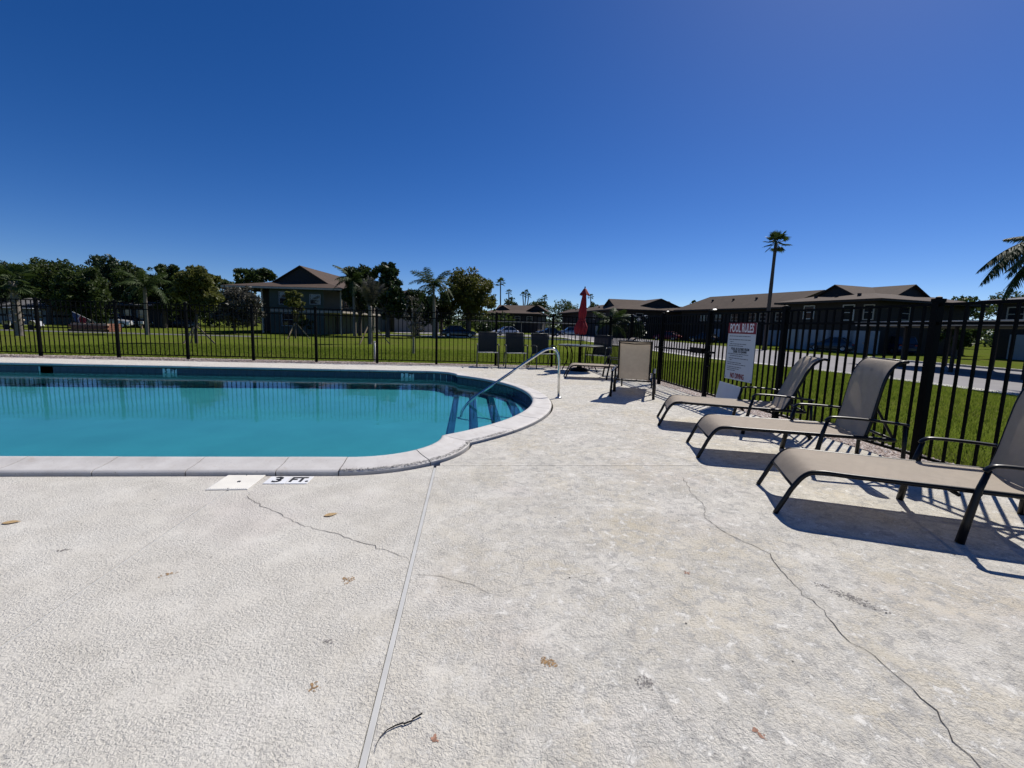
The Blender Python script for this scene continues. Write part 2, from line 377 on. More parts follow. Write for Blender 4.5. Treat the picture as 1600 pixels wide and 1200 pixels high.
def crack(pts, wd):
    P = []
    for a, b in zip(pts[:-1], pts[1:]):
        n = max(2, int(math.dist(a, b)/.035))
        for i in range(n):
            tt = i/n; P.append((a[0]+(b[0]-a[0])*tt+random.gauss(0, .006), a[1]+(b[1]-a[1])*tt+random.gauss(0, .006)))
    P.append(pts[-1]); L = []; Rr = []
    for i, q in enumerate(P):
        a = P[max(0, i-1)]; b = P[min(len(P)-1, i+1)]; d = math.hypot(b[0]-a[0], b[1]-a[1])+1e-6; nx, ny = -(b[1]-a[1])/d, (b[0]-a[0])/d
        ww = wd*random.uniform(.45, 1.2)*(.25 if i in (0, len(P)-1) else 1); L.append((q[0]+nx*ww, q[1]+ny*ww, .0022)); Rr.append((q[0]-nx*ww, q[1]-ny*ww, .0022))
    b = MB(); b.grid([L, Rr], flip=True); b.obj('crack', 'crack_fill' if wd < .0019 else 'crack_dark', deck)
crack([(-1.49, 3.15), (-1.457, 3.047), (-1.249, 2.873), (-.968, 2.633), (-.711, 2.494), (-.432, 2.322), (-.336, 2.238), (-.29, 2.217)], .0018)
crack([(-.25, 2.066), (-.112, 2.043), (.025, 1.962), (.111, 1.897)], .0013)
crack([(.154, 1.9), (.308, 1.96), (.533, 2.004), (.749, 2.082), (.864, 2.173)], .0006)
crack([(1.767, 3.461), (1.669, 3.103), (1.64, 2.862), (1.542, 2.655), (1.553, 2.472), (1.652, 2.197), (1.614, 2.066), (1.572, 1.893), (1.573, 1.697), (1.532, 1.613), (1.516, 1.499), (1.544, 1.428), (1.53, 1.276), (1.525, 1.185), (1.466, 1.075), (1.454, .99), (1.43, .9)], .0019)
def blot(x, y, r, mat, asp=1, ang=0, name='stain', rag=.35, h=.0026):
    b = MB(); n = 22; P = []
    for i in range(n):
        a = 2*math.pi*i/n; rr_ = r*(1+random.uniform(-rag, rag)); u, vv = rr_*math.cos(a), rr_*math.sin(a)*asp
        P.append((x+u*math.cos(ang)-vv*math.sin(ang), y+u*math.sin(ang)+vv*math.cos(ang), h))
    b.add([(x, y, h)]+P, [(0, i+1, (i+1) % n+1) for i in range(n)]); return b.obj(name, mat, deck)
def ragged(x, y, r, mat, n, asp=1, ang=0):
    m_ = MB()
    for _ in range(n*4):
        a = random.uniform(0, 6.3); q = r*random.random()**.8*1.15; u, vv = q*math.cos(a), q*math.sin(a)*asp; cx, cy_ = x+u*math.cos(ang)-vv*math.sin(ang), y+u*math.sin(ang)+vv*math.cos(ang); rr_ = random.uniform(.0012, .0055); k = 9; z = .0011+random.uniform(0, .0004)
        m_.add([(cx+rr_*random.uniform(.5, 1.2)*math.cos(6.283*i/k), cy_+rr_*random.uniform(.5, 1.2)*math.sin(6.283*i/k), z) for i in range(k)], [tuple(range(k))])
    m_.obj('stain', mat, deck)
ragged(-.546, 2.034, .03, 'rust_stain', 14); ragged(.295, 1.468, .022, 'rust_stain', 14); ragged(.32, 1.455, .02, 'rust_stain', 4)
ragged(-1.381, 2.113, .035, 'rust_stain', 8, .4, .5); ragged(-2.03, 2.366, .03, 'grime', 7, .5, .3); ragged(-.508, 1.615, .015, 'grime', 5); ragged(-.49, 1.40, .02, 'rust_stain', 6)
ragged(.892, 1.139, .02, 'rust_red', 9, .5, 1.9); ragged(-.079, 1.184, .012, 'rust_red', 5); ragged(1.108, 2.026, .015, 'rust_red', 4); ragged(1.77, 1.79, .13, 'grime', 46, .24, 2.2)
ragged(.62, 1.35, .03, 'grime', 12)
for _ in range(26): blot(random.uniform(-2.4, 3.2), random.uniform(.95, 3.4), random.uniform(.0025, .005), 'crack_dark', name='speck')

# ------------------------------------------------------------------ things lying on the deck
def dead_leaf(x, y, ang, label, s=.05):
    b = MB(); n = 9; up = []; lo = []; mid = []
    for i in range(n):
        q = i/(n-1); ww = .42*s*math.sin(math.pi*min(1, q**.8)); zz = .003+.0015*math.sin(q*3.1); up.append((s*(q*2-1), ww*1.25, zz+.001)); mid.append((s*(q*2-1), 0, zz)); lo.append((s*(q*2-1), -ww*1.25, zz+.001))
    b.grid([lo, mid, up]); o = b.obj('fallen_leaf', 'dead_leaf', smooth=True); o.location = (x, y, .001); o.rotation_euler = (0, 0, ang)
    tag(o, label, 'leaf', 'fallen leaves on the deck')
dead_leaf(-.836, 2.765, .55, 'tan oval dead leaf on the deck below the 3 FT. marker', .042)
dead_leaf(-2.579, 2.704, .25, 'tan dead leaf on the deck at the far left edge of the photo', .042)
b = MB(); tp_ = [(-.242, 1.153), (-.243, 1.175), (-.236, 1.198), (-.221, 1.218), (-.2, 1.231), (-.178, 1.239), (-.176, 1.235), (-.150, 1.246)]
b.tube([(x, y, .006) for x, y in tp_], [.0006, .001, .0014, .0018, .0022, .0026, .0028, .002], 6)
tw = empty('twig', (0, 0, 0), 0, 'short dark curved twig lying beside the long white deck joint', 'twig'); b.obj('stem', 'twig', tw)
b = MB(); b.tube([(-.153, 1.250, .006), (-.124, 1.266, .009)], [.0022, .0028], 6); b.obj('broken_tip', 'twig', tw)
# ------------------------------------------------------------------ coping stones
pool = empty('swimming_pool', (-2.6, 7.36, 0), 0, 'turquoise swimming pool with rounded step alcove and raised pale coping', 'pool')
PO = Vector((-2.6, 7.36, 0))
PROF = [(.035, -.004), (.012, .002), (.0, .022), (.002, .048), (.014, .062), (.035, .066), (.07, .060), (.12, .050), (.19, .043), (.265, .039), (.29, .034), (.30, .022), (.296, -.03)]
def resample(pts, ts):
    L = [0]
    for a, b in zip(pts[:-1], pts[1:]): L.append(L[-1]+math.dist(a, b))
    out = []
    for q in ts:
        s = q*L[-1]
        for i in range(len(pts)-1):
            if s <= L[i+1]+1e-9: k = (s-L[i])/max(1e-9, L[i+1]-L[i]); out.append((pts[i][0]+(pts[i+1][0]-pts[i][0])*k, pts[i][1]+(pts[i+1][1]-pts[i][1])*k)); break
    return out
def plen(p): return sum(math.dist(a, b) for a, b in zip(p[:-1], p[1:]))
def sweep(sec, t0, t1, gap, dz, seg):            # rows along the path; each row is the profile
    ts = lin(t0, t1, seg+1); inn = resample(outline(0)[sec], ts); out = resample(outline(CW)[sec], ts)
    rows = []
    for a, c in zip(inn, out): rows.append([Vector((a[0]+(c[0]-a[0])*d/CW, a[1]+(c[1]-a[1])*d/CW, z+dz))-PO for d, z in PROF])
    if gap:
        L = plen(resample(outline(CW/2)[sec], lin(t0, t1, 12))); e = gap/L
        rows[0] = [p.lerp(q, e*seg) for p, q in zip(rows[0], rows[1])]; rows[-1] = [p.lerp(q, e*seg) for p, q in zip(rows[-1], rows[-2])]
    return rows
def stone(sec, t0, t1, seg):
    rows = sweep(sec, t0, t1, .004, random.uniform(-.0015, .0015), seg); b = MB(); b.grid(rows, flip=True); n = len(PROF)
    b.f.append(tuple(range(n))); b.f.append(tuple(reversed(range(seg*n, seg*n+n))))
    return b.obj('coping_stone', 'coping', pool, smooth=True, auto=True)
for sec in range(5):
    L = plen(outline(CW/2)[sec])
    if sec == 0: cuts = [q for q in lin(-14.57+.0, -.815, 22)]; cuts = [XL]+[-.815-.655*i for i in range(21, -1, -1)]; cuts[-1] = -1.0; T = [(c-XL)/(C1[0]-XL) for c in cuts]; sg = [2]*(len(T)-1)
    elif sec == 4: T = lin(0, 1, 22); sg = [2]*21
    else: n = max(2, round(L/.68)); T = lin(0, 1, n+1); sg = [8]*n
    for a, c, q in zip(T[:-1], T[1:], sg): stone(sec, a, c, q)
    rows = [[p-Vector((0, 0, .006)) for p in r] for r in sweep(sec, 0, 1, 0, 0, 2 if sec in (0, 4) else 48)]
    rows = [[(p-r[len(r)//2])*.985+r[len(r)//2] for p in r] for r in rows]
    b = MB(); b.grid(rows, flip=True); b.obj('mortar_bed', 'grout', pool, smooth=True)
# grime along the old corner stones
def prof_z(d):
    for (d0, z0), (d1, z1) in zip(PROF[3:-2], PROF[4:-1]):
        if d0 <= d <= d1: return z0+(z1-z0)*(d-d0)/max(1e-6, d1-d0)
    return .03
mg = MB()
for i in range(1700):
    sec = 1 if i < 1250 else 2; tq = random.random() if sec == 1 else random.random()*.10; dd = min(.2985, max(.15, CW-.004-abs(random.gauss(0, .02)))); q = resample(outline(dd)[sec], [tq])[0]; rr_ = random.uniform(.0012, .0045)*(1 if dd > .26 else .6)
    mg.add([Vector((q[0]+rr_*random.uniform(.5, 1.4)*math.cos(1.05*k), q[1]+rr_*random.uniform(.5, 1.4)*math.sin(1.05*k), prof_z(dd)+.0018))-PO for k in range(6)], [tuple(range(6))])
tag(mg.obj('mildew', 'crack_dark', pool), kind='stuff')
# ------------------------------------------------------------------ pool shell, tiles, water, steps
WZ = -.105
wall = flat(.03)
def floor_z(x): return -.37-.06*sstep((-x-1.5)/9)
b = MB(); n = len(wall); top = [Vector((x, y, -.01))-PO for x, y in wall]; bot = [Vector((x, y, floor_z(x)))-PO for x, y in wall]
b.grid([top, bot], flip=False); b.obj('pool_wall', 'plaster', pool)
b = MB(); rows = []
for x in lin(XL, 1.1, 60): rows.append([Vector((x, y, floor_z(x)))-PO for y in lin(3.7, 11.0, 20)])
b.grid(rows, flip=True); b.obj('pool_floor', 'plaster', pool, smooth=True)
b = MB(); b.box(Vector((XL+.02, 7.36, -.6))-PO, (.04, 7.2, 1.2)); b.obj('end_wall', 'plaster', pool)
# tiles on the waterline
TS = .152
path = outline(.022); tile_paths = [(4, path[4]), (3, path[3]), (2, path[2]), (1, path[1])]
bt = MB(); bt.box((0, 0, 0), (TS-.004, .012, TS-.004)); tile_me = bt.mesh('waterline_tile', 'tile_navy')
bw = MB(); bw.box((0, 0, 0), (TS-.004, .012, TS-.004)); tile_wh = bw.mesh('marker_tile', 'tile_white')
def put_tile(p, tang, me, name): return objm(name, me, pool, Vector((p[0], p[1], -.083))-PO, (0, 0, math.atan2(tang[1], tang[0])))
for sec, pth in tile_paths:
    if sec == 4:
        x = C3[0]-TS/2; i = 0
        while x > -12.2:
            mk = None
            for xx, tx in ((-6.92, '5'), (-6.92+TS, 'FT'), (-1.47, '3'), (-1.47+TS, 'FT')):
                if abs(x-xx) < TS/2: mk = tx
            y = YF+.022
            if mk:
                o = put_tile((x, y), (1, 0), tile_wh, 'marker_tile'); tm = text_mesh('numeral' if mk.isdigit() else 'lettering', mk, .130 if mk.isdigit() else .125, 'ink_black', .0012, .004, .92)
                objm(tm.name, tm, o, (0, -.0078, .022), (R(90), 0, 0))
            elif not (-9.47 < x < -9.14): put_tile((x, y), (1, 0), tile_me, 'waterline_tile')
            x -= TS
    else:
        L = plen(pth); n = int(L/TS); T = [(i+.5)/n for i in range(n)]; P = resample(pth, T); Q = resample(pth, [min(1, q+.01) for q in T]); Z = resample(pth, [max(0, q-.01) for q in T])
        for p, q, z in zip(P, Q, Z): put_tile(p, (q[0]-z[0], q[1]-z[1]), tile_me, 'waterline_tile')
b = MB(); b.box(Vector((-9.3, YF+.16, -.085))-PO, (.36, .26, .15)); b.obj('skimmer_mouth', 'crack_dark', pool)
# steps in the alcove, navy tile on each nosing
def chord(x):
    h = math.sqrt((R2+.02)**2-(x-C2[0])**2); return C2[1]-h, C2[1]+h
SX = [(-.28, -.33), (.06, -.275), (.40, -.22), (.74, -.165)]
for i, (x, z) in enumerate(SX):
    y0, y1 = chord(x); pts = [(x, y1), (x, y0)]; a0 = math.atan2(y0-C2[1], x-C2[0]); a1 = math.atan2(y1-C2[1], x-C2[0])
    pts += [(C2[0]+(R2+.02)*math.cos(a), C2[1]+(R2+.02)*math.sin(a)) for a in lin(a0, a1, 24)[1:-1]]
    b = MB(); b.poly([(p[0]-PO.x, p[1]-PO.y) for p in pts], -1.0, z); b.obj('step', 'plaster', pool)
    b = MB(); b.poly([(p[0]-PO.x, p[1]-PO.y) for p in [(x-.006, y0+.05), (x+.09, y0+.05), (x+.09, y1-.05), (x-.006, y1-.05)]], z-.04, z+.004); b.obj('nosing_tile_strip', 'tile_blue', pool)
b = MB(); b.poly(flat(.02)+[], WZ-.001, WZ); b.v = b.v[len(b.v)//2:]; b.f = [tuple(range(len(b.v)))]
water = b.obj('water', 'water'); tag(water, kind='structure')

# ------------------------------------------------------------------ skimmer lid, depth marker on the deck
th = empty('skimmer_lid', (-1.68, 3.345, 0), R(1), 'square white ribbed skimmer cover set in the deck beside the 3 FT. marker', 'skimmer cover')
b = MB(); b.poly([(-.15, -.145), (.125, -.145), (.125, .165), (-.15, .165)], .001, .006); b.obj('plate', 'white_plastic', th, bevel=.002)
b = MB()
for i in range(19): x = -.135+.0136*i; b.box((x, .01, .007), (.006, .285, .003))
b.obj('ribs', 'white_plastic', th)
b = MB(); b.lathe([(.012, .006), (.013, .0095), (.010, .0098)], (.0, .01, 0), 12); b.obj('finger_hole', 'ink_black', th)
for yy in (-.13, .15):
    b = MB(); b.lathe([(.004, .006), (.004, .0095), (.002, .0098)], (-.01, yy, 0), 8); b.obj('screw', 'ink_grey', th)
th.location = (-1.66, 3.35, 0)
th = empty('depth_marker', (-1.325, 3.40, 0), 0, 'white deck depth marker reading 3 FT. in black at the pool edge', 'depth marker')
for i, (tx, x) in enumerate((('3', -.079), ('FT.', .079))):
    b = MB(); b.poly([(x-.076, -.078), (x+.076, -.078), (x+.076, .078), (x-.076, .078)], .001, .005); o = b.obj('tile', 'tile_white', th)
    tm = text_mesh('numeral' if i == 0 else 'lettering', tx, .155 if i == 0 else .135, 'ink_black', .0006, .005, .95 if i == 0 else .82); objm(tm.name, tm, o, (x, 0, .0065))
# ------------------------------------------------------------------ handrail
th = empty('pool_handrail', (1.52, 7.46, 0), 0, 'curved stainless steel handrail leaning from the deck into the pool steps', 'handrail')
def bez(pts, rr_=.2, n=9):
    out = [Vector(pts[0])]
    for a, b_, c in zip(pts[:-2], pts[1:-1], pts[2:]):
        a, b_, c = Vector(a), Vector(b_), Vector(c); r1 = min(rr_, (a-b_).length*.49); r2 = min(rr_, (c-b_).length*.49)
        p, q = b_+(a-b_).normalized()*r1, b_+(c-b_).normalized()*r2
        for k in lin(0, 1, n): out.append(p*(1-k)**2+b_*2*k*(1-k)+q*k*k)
    out.append(Vector(pts[-1])); return out
b = MB(); b.tube(bez([(0, 0, 0), (-.02, 0, .99), (-1.66, -.03, -.17), (-1.60, -.03, -.5)], .42, 14), .0215, 14); b.obj('rail', 'steel', th, smooth=True)
b = MB(); b.lathe([(.055, .002), (.055, .008), (.035, .022), (.024, .028)], (0, 0, 0), 20); b.obj('escutcheon', 'steel', th, smooth=True)
# ------------------------------------------------------------------ fences
PICK, POSTW, PITCHP = .019, .064, .1225
Z_TOP, Z_MID, Z_BOT = 1.505, 1.335, .075
b = MB(); b.box((0, 0, (Z_TOP+Z_BOT)/2), (PICK, PICK, Z_TOP-Z_BOT)); picket_me = b.mesh('picket', 'black_metal')
b = MB(); b.box((0, 0, .76), (POSTW, POSTW, 1.56)); b.box((0, 0, 1.545), (POSTW+.012, POSTW+.012, .03)); b.lathe([(POSTW*.55, 1.56), (POSTW*.5, 1.575), (.006, 1.583)], (0, 0, 0), 4); post_me = b.mesh('post', 'black_metal')
def fence(name, label, p0, p1, posts, skip=None):
    p0, p1 = Vector((*p0, 0)), Vector((*p1, 0)); d = (p1-p0); L = d.length; rz = math.atan2(d.y, d.x); th = empty(name, p0, rz, label, 'fence', 'black picket fences around the pool')
    for s in posts: objm('post', post_me, th, (s, 0, 0))
    for a, c in zip(posts[:-1], posts[1:]):
        if skip and abs((a+c)/2-skip) < .6: continue
        for z, hh in ((Z_TOP, .026), (Z_MID, .026), (Z_BOT, .026)):
            b = MB(); b.box(((a+c)/2, 0, z), (c-a-POSTW+.002, .028, hh)); b.obj('rail', 'black_metal', th)
        n = round((c-a)/PITCHP); st = (c-a)/n
        for i in range(1, n): objm('picket', picket_me, th, (a+i*st, 0, 0))
    return th
lp = [-13.6, -11.78, -9.78, -7.95, -6.18, -4.43, -2.70, -.97, .80, 2.52, 4.30]
fence('picket_fence', 'black metal picket fence running behind the pool from the left edge to the corner', (lp[0], FY), (FX, FY), [x-lp[0] for x in lp])
rp = [13.65, 11.80, 9.84, 7.83, 5.875, 3.85, 1.84, -.15]
fence('picket_fence', 'black metal picket fence on the right behind the loungers, carrying the pool rules sign', (FX, FY-.07), (FX, rp[-1]), [FY-.07-y if i else .0 for i, y in enumerate(rp)][1:], skip=FY-.07-(9.84+7.83)/2)
# first bay of the right run beside the corner
th = [o for o in COL.objects if o.name.startswith('picket_fence')][-1]
a, c = 0.0, FY-.07-rp[1]
for z in (Z_TOP, Z_MID, Z_BOT):
    b = MB(); b.box(((a+c)/2, 0, z), (c-a-POSTW+.002, .028, .026)); b.obj('rail', 'black_metal', th)
for i in range(1, 15): objm('picket', picket_me, th, (a+i*(c-a)/15, 0, 0))
# gate
th = empty('fence_gate', (FX, (9.84+7.83)/2, 0), R(-90), 'black picket gate with a push bar in the right-hand fence, left of the sign', 'gate')
gl_ = (9.84-7.83)-POSTW-.03
for s in (-1, 1):
    b = MB(); b.box((s*(gl_/2-.02), 0, .79), (.04, .034, 1.45)); b.obj('stile', 'black_metal', th)
for z in (Z_TOP, Z_MID, Z_BOT):
    b = MB(); b.box((0, 0, z), (gl_-.082, .028, .028)); b.obj('rail', 'black_metal', th)
for i in range(1, 16): objm('picket', picket_me, th, (-gl_/2+i*gl_/16, 0, 0))
b = MB(); b.bar((-1.25, -.045, .81), (1.30, -.045, .83), .03, .035); bo = b.obj('push_bar', 'black_metal', th)
b = MB(); b.box((.72, -.06, .84), (.46, .06, .10)); b.obj('latch_box', 'black_metal', th, bevel=.006)
b = MB(); b.tube(bez([(1.22, -.06, .80), (1.26, -.07, .60), (1.16, -.075, .58)], .05, 5), .012, 8); b.obj('latch_handle', 'black_metal', th, smooth=True)
# ------------------------------------------------------------------ pool rules sign and plain board
sgn = empty('pool_rules_sign', (FX-.03, 6.80, .435), R(-90), 'white and red POOL RULES sign fixed to the right-hand fence', 'sign')
SW, SH = .73, .91
b = MB(); b.box((0, 0, SH/2), (SW, .008, SH)); b.obj('panel', 'sign_white', sgn, bevel=.002)
b = MB(); b.box((0, -.006, SH-.085), (SW-.002, .005, .17)); hd = b.obj('header_band', 'sign_red', sgn)
tm = text_mesh('lettering', 'POOL RULES', .185, 'ink_white', .0008, .004, .60); objm('lettering', tm, hd, (0, -.0100, SH-.087), (R(90), 0, 0))
tm = text_mesh('warning_lettering', 'NO DIVING', .115, 'sign_red', .0008, .004, .62); objm('warning_lettering', tm, sgn, (-.02, -.0055, .062), (R(90), 0, 0))
for k, tx in enumerate(('POOL IS CLOSED FROM', 'DUSK TO DAWN')):
    tm = text_mesh('rule_lettering', tx, .052, 'ink_black', .0006, .0016, .88); objm('rule_lettering', tm, sgn, (.0, -.0055, .495-.044*k), (R(90), 0, 0))
lines = [(.70, .88, 0), (.645, .90, 0), (.61, .14, .03), (.575, .70, .03), (.545, .62, 0), (.415, .86, 0), (.385, .55, .05), (.345, .82, .03), (.318, .10, .05), (.275, .60, 0), (.247, .78, 0), (.205, .62, 0), (.177, .52, 0), (.148, .36, 0)]
b = MB(); rl = random.Random(3)
for z, fr_, ind in lines:
    x = -SW/2+.05+ind; end = -SW/2+.05+ind+(SW-.1)*fr_
    while x < end-.015:
        wl = min(rl.uniform(.025, .085), end-x); b.box((x+wl/2, -.0048, z), (wl, .0012, .011)); x += wl+.010
b.obj('small_print', 'ink_grey', sgn)
for sx in (-1, 1):
    for z in (.03, SH-.03):
        b = MB(); b.box((sx*(SW/2-.03), -.006, z), (.012, .006, .012)); b.obj('screw', 'ink_grey', sgn)
bd = empty('plain_board', (FX-.10, 6.98, .02), R(-90), 'blank pale board leaning on the fence under the POOL RULES sign', 'board')
b = MB(); b.box((0, 0, .17), (.60, .01, .34), M3=None); o = b.obj('panel', 'board_white', bd, bevel=.002); bd.rotation_euler = (0, R(2.5), R(-90)); o.rotation_euler = (R(-9), 0, 0)
b = MB(); b.box((0, .006, .17), (.56, .006, .02)); o2 = b.obj('back_batten', 'board_white', bd); o2.rotation_euler = (R(-9), 0, 0)
# ------------------------------------------------------------------ loungers
def smooth_path(pts, n=6):                       # Catmull-Rom
    P = [Vector(p) for p in pts]; P = [P[0]*2-P[1]]+P+[P[-1]*2-P[-2]]; out = []
    for i in range(1, len(P)-2):
        for k in range(n):
            q = k/n; a, b_, c, d = P[i-1:i+3]; out.append(.5*((2*b_)+(c-a)*q+(2*a-5*b_+4*c-d)*q*q+(3*b_-a-3*c+d)*q**3))
    out.append(P[-2]); return out
RAIL = [(0, 0, 0), (.045, 0, .10), (.088, 0, .195), (.15, 0, .283), (.235, 0, .311), (.45, 0, .308), (1.38, 0, .303), (1.60, 0, .30)]
BACK = [(1.385, 0, .300), (1.42, 0, .45), (1.452, 0, .65), (1.478, 0, .80), (1.515, 0, .905), (1.575, 0, .975), (1.635, 0, .985)]
LW = .30
def lounger(loc, ang, label, recline=0, crease=0):
    th = empty('sun_lounger', (loc[0], loc[1], .002), R(ang), label, 'sun lounger', 'sling loungers on the pool deck')
    rp_ = smooth_path(RAIL, 5)
    for s in (-1, 1):
        b = MB(); b.tube([p+Vector((0, s*LW, 0)) for p in rp_], .0165, 8); b.obj('side_rail', 'frame_bronze', th, smooth=True)
    for x, z, rr_ in ((.09, .196, .012), (.95, .27, .012), (1.60, .30, .013)):
        b = MB(); b.tube([(x, -LW, z), (x, LW, z)], rr_, 8); b.obj('cross_bar', 'frame_bronze', th, smooth=True)
    sp = [p for p in rp_ if .085 < p.x < 1.39]; rows = []
    for p in sp:
        sag = .018*min(1, max(0, (p.x-.25)*3))
        rows.append([p+Vector((0, y*LW*.97, .012-sag*(1-y*y))) for y in lin(-1, 1, 9)])
    b = MB(); b.grid(rows, flip=True); b.obj('seat_sling', 'sling_beige', th, smooth=True)
    rot = Matrix.Rotation(R(recline), 3, 'Y'); hz = Vector((1.385, 0, .30))
    bp_ = [rot @ (p-hz)+hz for p in smooth_path(BACK, 5)]
    for s in (-1, 1):
        b = MB(); b.tube([p+Vector((0, s*(LW-.03), 0)) for p in bp_], .0145, 8); b.obj('back_rail', 'frame_bronze', th, smooth=True)
    b = MB(); q = bp_[-1]; b.tube([q+Vector((0, -(LW-.03), 0)), q+Vector((0, LW-.03, 0))], .012, 8); b.obj('back_top_bar', 'frame_bronze', th, smooth=True)
    b = MB(); q = bp_[int(len(bp_)*.75)]+Vector((.02, 0, 0)); b.tube([q+Vector((0, -(LW-.03), 0)), q+Vector((.02, 0, -.015)), q+Vector((0, LW-.03, 0))], .009, 8); b.obj('back_cross_bar', 'frame_bronze', th, smooth=True)
    rows = []
    for i, p in enumerate(bp_):
        f = i/(len(bp_)-1); rows.append([p+rot @ Vector((-.013+.025*(1-y*y)*math.sin(math.pi*f)+crease*.012*math.sin(y*9+f*2)*f, y*(LW-.028), 0)) for y in lin(-1, 1, 15)])
    b = MB(); b.grid(rows); b.obj('back_sling', 'sling_beige', th, smooth=True)
    for s in (-1, 1):
        y0, y1 = s*.365, s*.355
        b = MB(); b.tube([(.955, y0, 0), (.975, y0, .14), (1.01, y1, .33), (1.04, y1, .452)], [.030, .028, .023, .019], 10, squash=.72); b.obj('arm_leg', 'frame_bronze', th, smooth=True)
        b = MB(); arm = smooth_path([(1.022, y1, .440), (1.045, y1, .468), (1.10, y1, .482), (1.35, y1, .476), (1.60, y1, .456), (1.655, y1, .448)], 4)
        b.tube(arm, .024, 8, squash=.5); o = b.obj('armrest', 'frame_bronze', th, smooth=True)
        b = MB(); b.tube([(1.63, y1, .448), (1.645, y1, .25), (1.65, y0, 0)], [.018, .020, .024], 10, squash=.75); b.obj('rear_leg', 'frame_bronze', th, smooth=True)
        b = MB(); b.tube([(1.02, y1, .30), (1.02, s*LW, .30)], .011, 8); b.obj('arm_bracket', 'frame_bronze', th, smooth=True)
    k = bp_[8]
    for s in (-1, 1):
        b = MB(); b.bar((k.x+.01, s*.26, k.z), (1.60, s*.27, .31), .012, .02); b.obj('recline_strut', 'frame_bronze', th)
    return th
lounger((2.19, 3.00), -24, 'beige sling lounger nearest the camera, cut off by the right edge')
lounger((2.277, 4.29), -17.5, 'beige sling lounger with upright back, middle of the three along the right fence')
lounger((2.51, 5.68), -22, 'beige sling lounger with reclined creased back in front of the blank board', 13, 1)
lounger((3.50, 9.10), -113.5, 'beige sling lounger standing by the gate, its lit back towards the camera')
lounger((2.32, 10.75), -10, 'beige sling lounger in front of the umbrella table, foot towards the pool')

# ------------------------------------------------------------------ patio chairs
def chair(loc, ang, label):
    th = empty('patio_chair', (*loc, .002), R(ang), label, 'chair', 'dark sling patio chairs near the far fence')
    W2 = .26                                       # faces local -y
    bk = smooth_path([(0, .16, .40), (0, .21, .55), (0, .27, .80), (0, .31, .98)], 4)
    for s in (-1, 1):
        b = MB(); b.tube([p+Vector((s*W2, 0, 0)) for p in bk], .014, 8); b.obj('back_rail', 'chair_frame', th, smooth=True)
        b = MB(); b.tube(smooth_path([(s*.305, -.29, 0), (s*.30, -.27, .35), (s*.30, -.25, .58), (s*.30, -.19, .64), (s*.30, .05, .645), (s*.29, .22, .62)], 4), .016, 8); b.obj('arm_leg', 'chair_frame', th, smooth=True)
        b = MB(); b.tube([(s*.29, .12, .42), (s*.30, .24, .2), (s*.305, .30, 0)], .015, 8); b.obj('rear_leg', 'chair_frame', th, smooth=True)
        b = MB(); b.tube([(s*W2, -.26, .43), (s*W2, .17, .395)], .014, 8); b.obj('seat_rail', 'chair_frame', th, smooth=True)
    b = MB(); b.tube([(-.29, -.26, .425), (.29, -.26, .425)], .014, 8); b.obj('front_bar', 'trim_white', th, smooth=True)  # white colour stands in for the sunlit front edge of the seat
    b = MB(); b.tube([(-W2, .31, .98), (W2, .31, .98)], .013, 8); b.obj('back_top_bar', 'chair_frame', th, smooth=True)
    b = MB(); b.grid([[Vector((x*W2, y, .44-.02*(1-x*x)-.08*(y+.26))) for x in lin(-1, 1, 7)] for y in lin(-.27, .17, 7)]); b.obj('seat_sling', 'sling_slate', th, smooth=True)
    b = MB(); b.grid([[p+Vector((x*W2, .012*(1-x*x), 0)) for x in lin(-1, 1, 7)] for p in bk]); b.obj('back_sling', 'sling_slate', th, smooth=True)
chair((.53, 13.0), 0, 'dark sling chair at the far fence, leftmost of the three in a row')
chair((1.33, 12.98), 2, 'dark sling chair at the far fence, middle one of the row of three')
chair((2.12, 12.9), 14, 'dark sling chair at the far fence, right end of the row beside the table')
chair((3.72, 12.75), -38, 'dark sling chair in the fence corner right of the umbrella table')
# ------------------------------------------------------------------ table, umbrella
TC = (3.06, 12.3)
th = empty('patio_table', (*TC, 0), 0, 'round glass patio table under the closed red umbrella', 'table')
b = MB(); b.lathe([(.595, .700), (.605, .704), (.605, .712), (.595, .716)], (0, 0, 0), 40); b.obj('table_top', 'table_glass', th)
b = MB()
n = 48
b.tube([(.612*math.cos(2*math.pi*i/n), .612*math.sin(2*math.pi*i/n), .705) for i in range(n+1)], .014, 8); b.obj('rim', 'chair_frame', th, smooth=True)
for i in range(4):
    a = R(45+90*i); b = MB(); b.tube(smooth_path([(.56*math.cos(a), .56*math.sin(a), 0), (.40*math.cos(a), .40*math.sin(a), .34), (.44*math.cos(a), .44*math.sin(a), .60), (.57*math.cos(a), .57*math.sin(a), .695)], 4), .014, 8); b.obj('leg', 'black_metal', th, smooth=True)
th = empty('patio_umbrella', (*TC, 0), 0, 'closed dark red patio umbrella standing through the glass table', 'umbrella')
b = MB(); b.tube([(0, 0, .05), (.01, 0, 1.1), (.02, 0, 2.1)], .022, 10); b.obj('pole', 'black_metal', th, smooth=True)
b = MB(); b.lathe([(.27, .002), (.27, .03), (.22, .07), (.08, .10), (.05, .16), (.04, .38), (.03, .40)], (0, 0, 0), 28); b.obj('base', 'black_metal', th, smooth=True)
b = MB(); b.tube([(0, 0, .40), (0, 0, .70)], .045, 10); b.obj('base_collar', 'black_metal', th, smooth=True)
rows = []
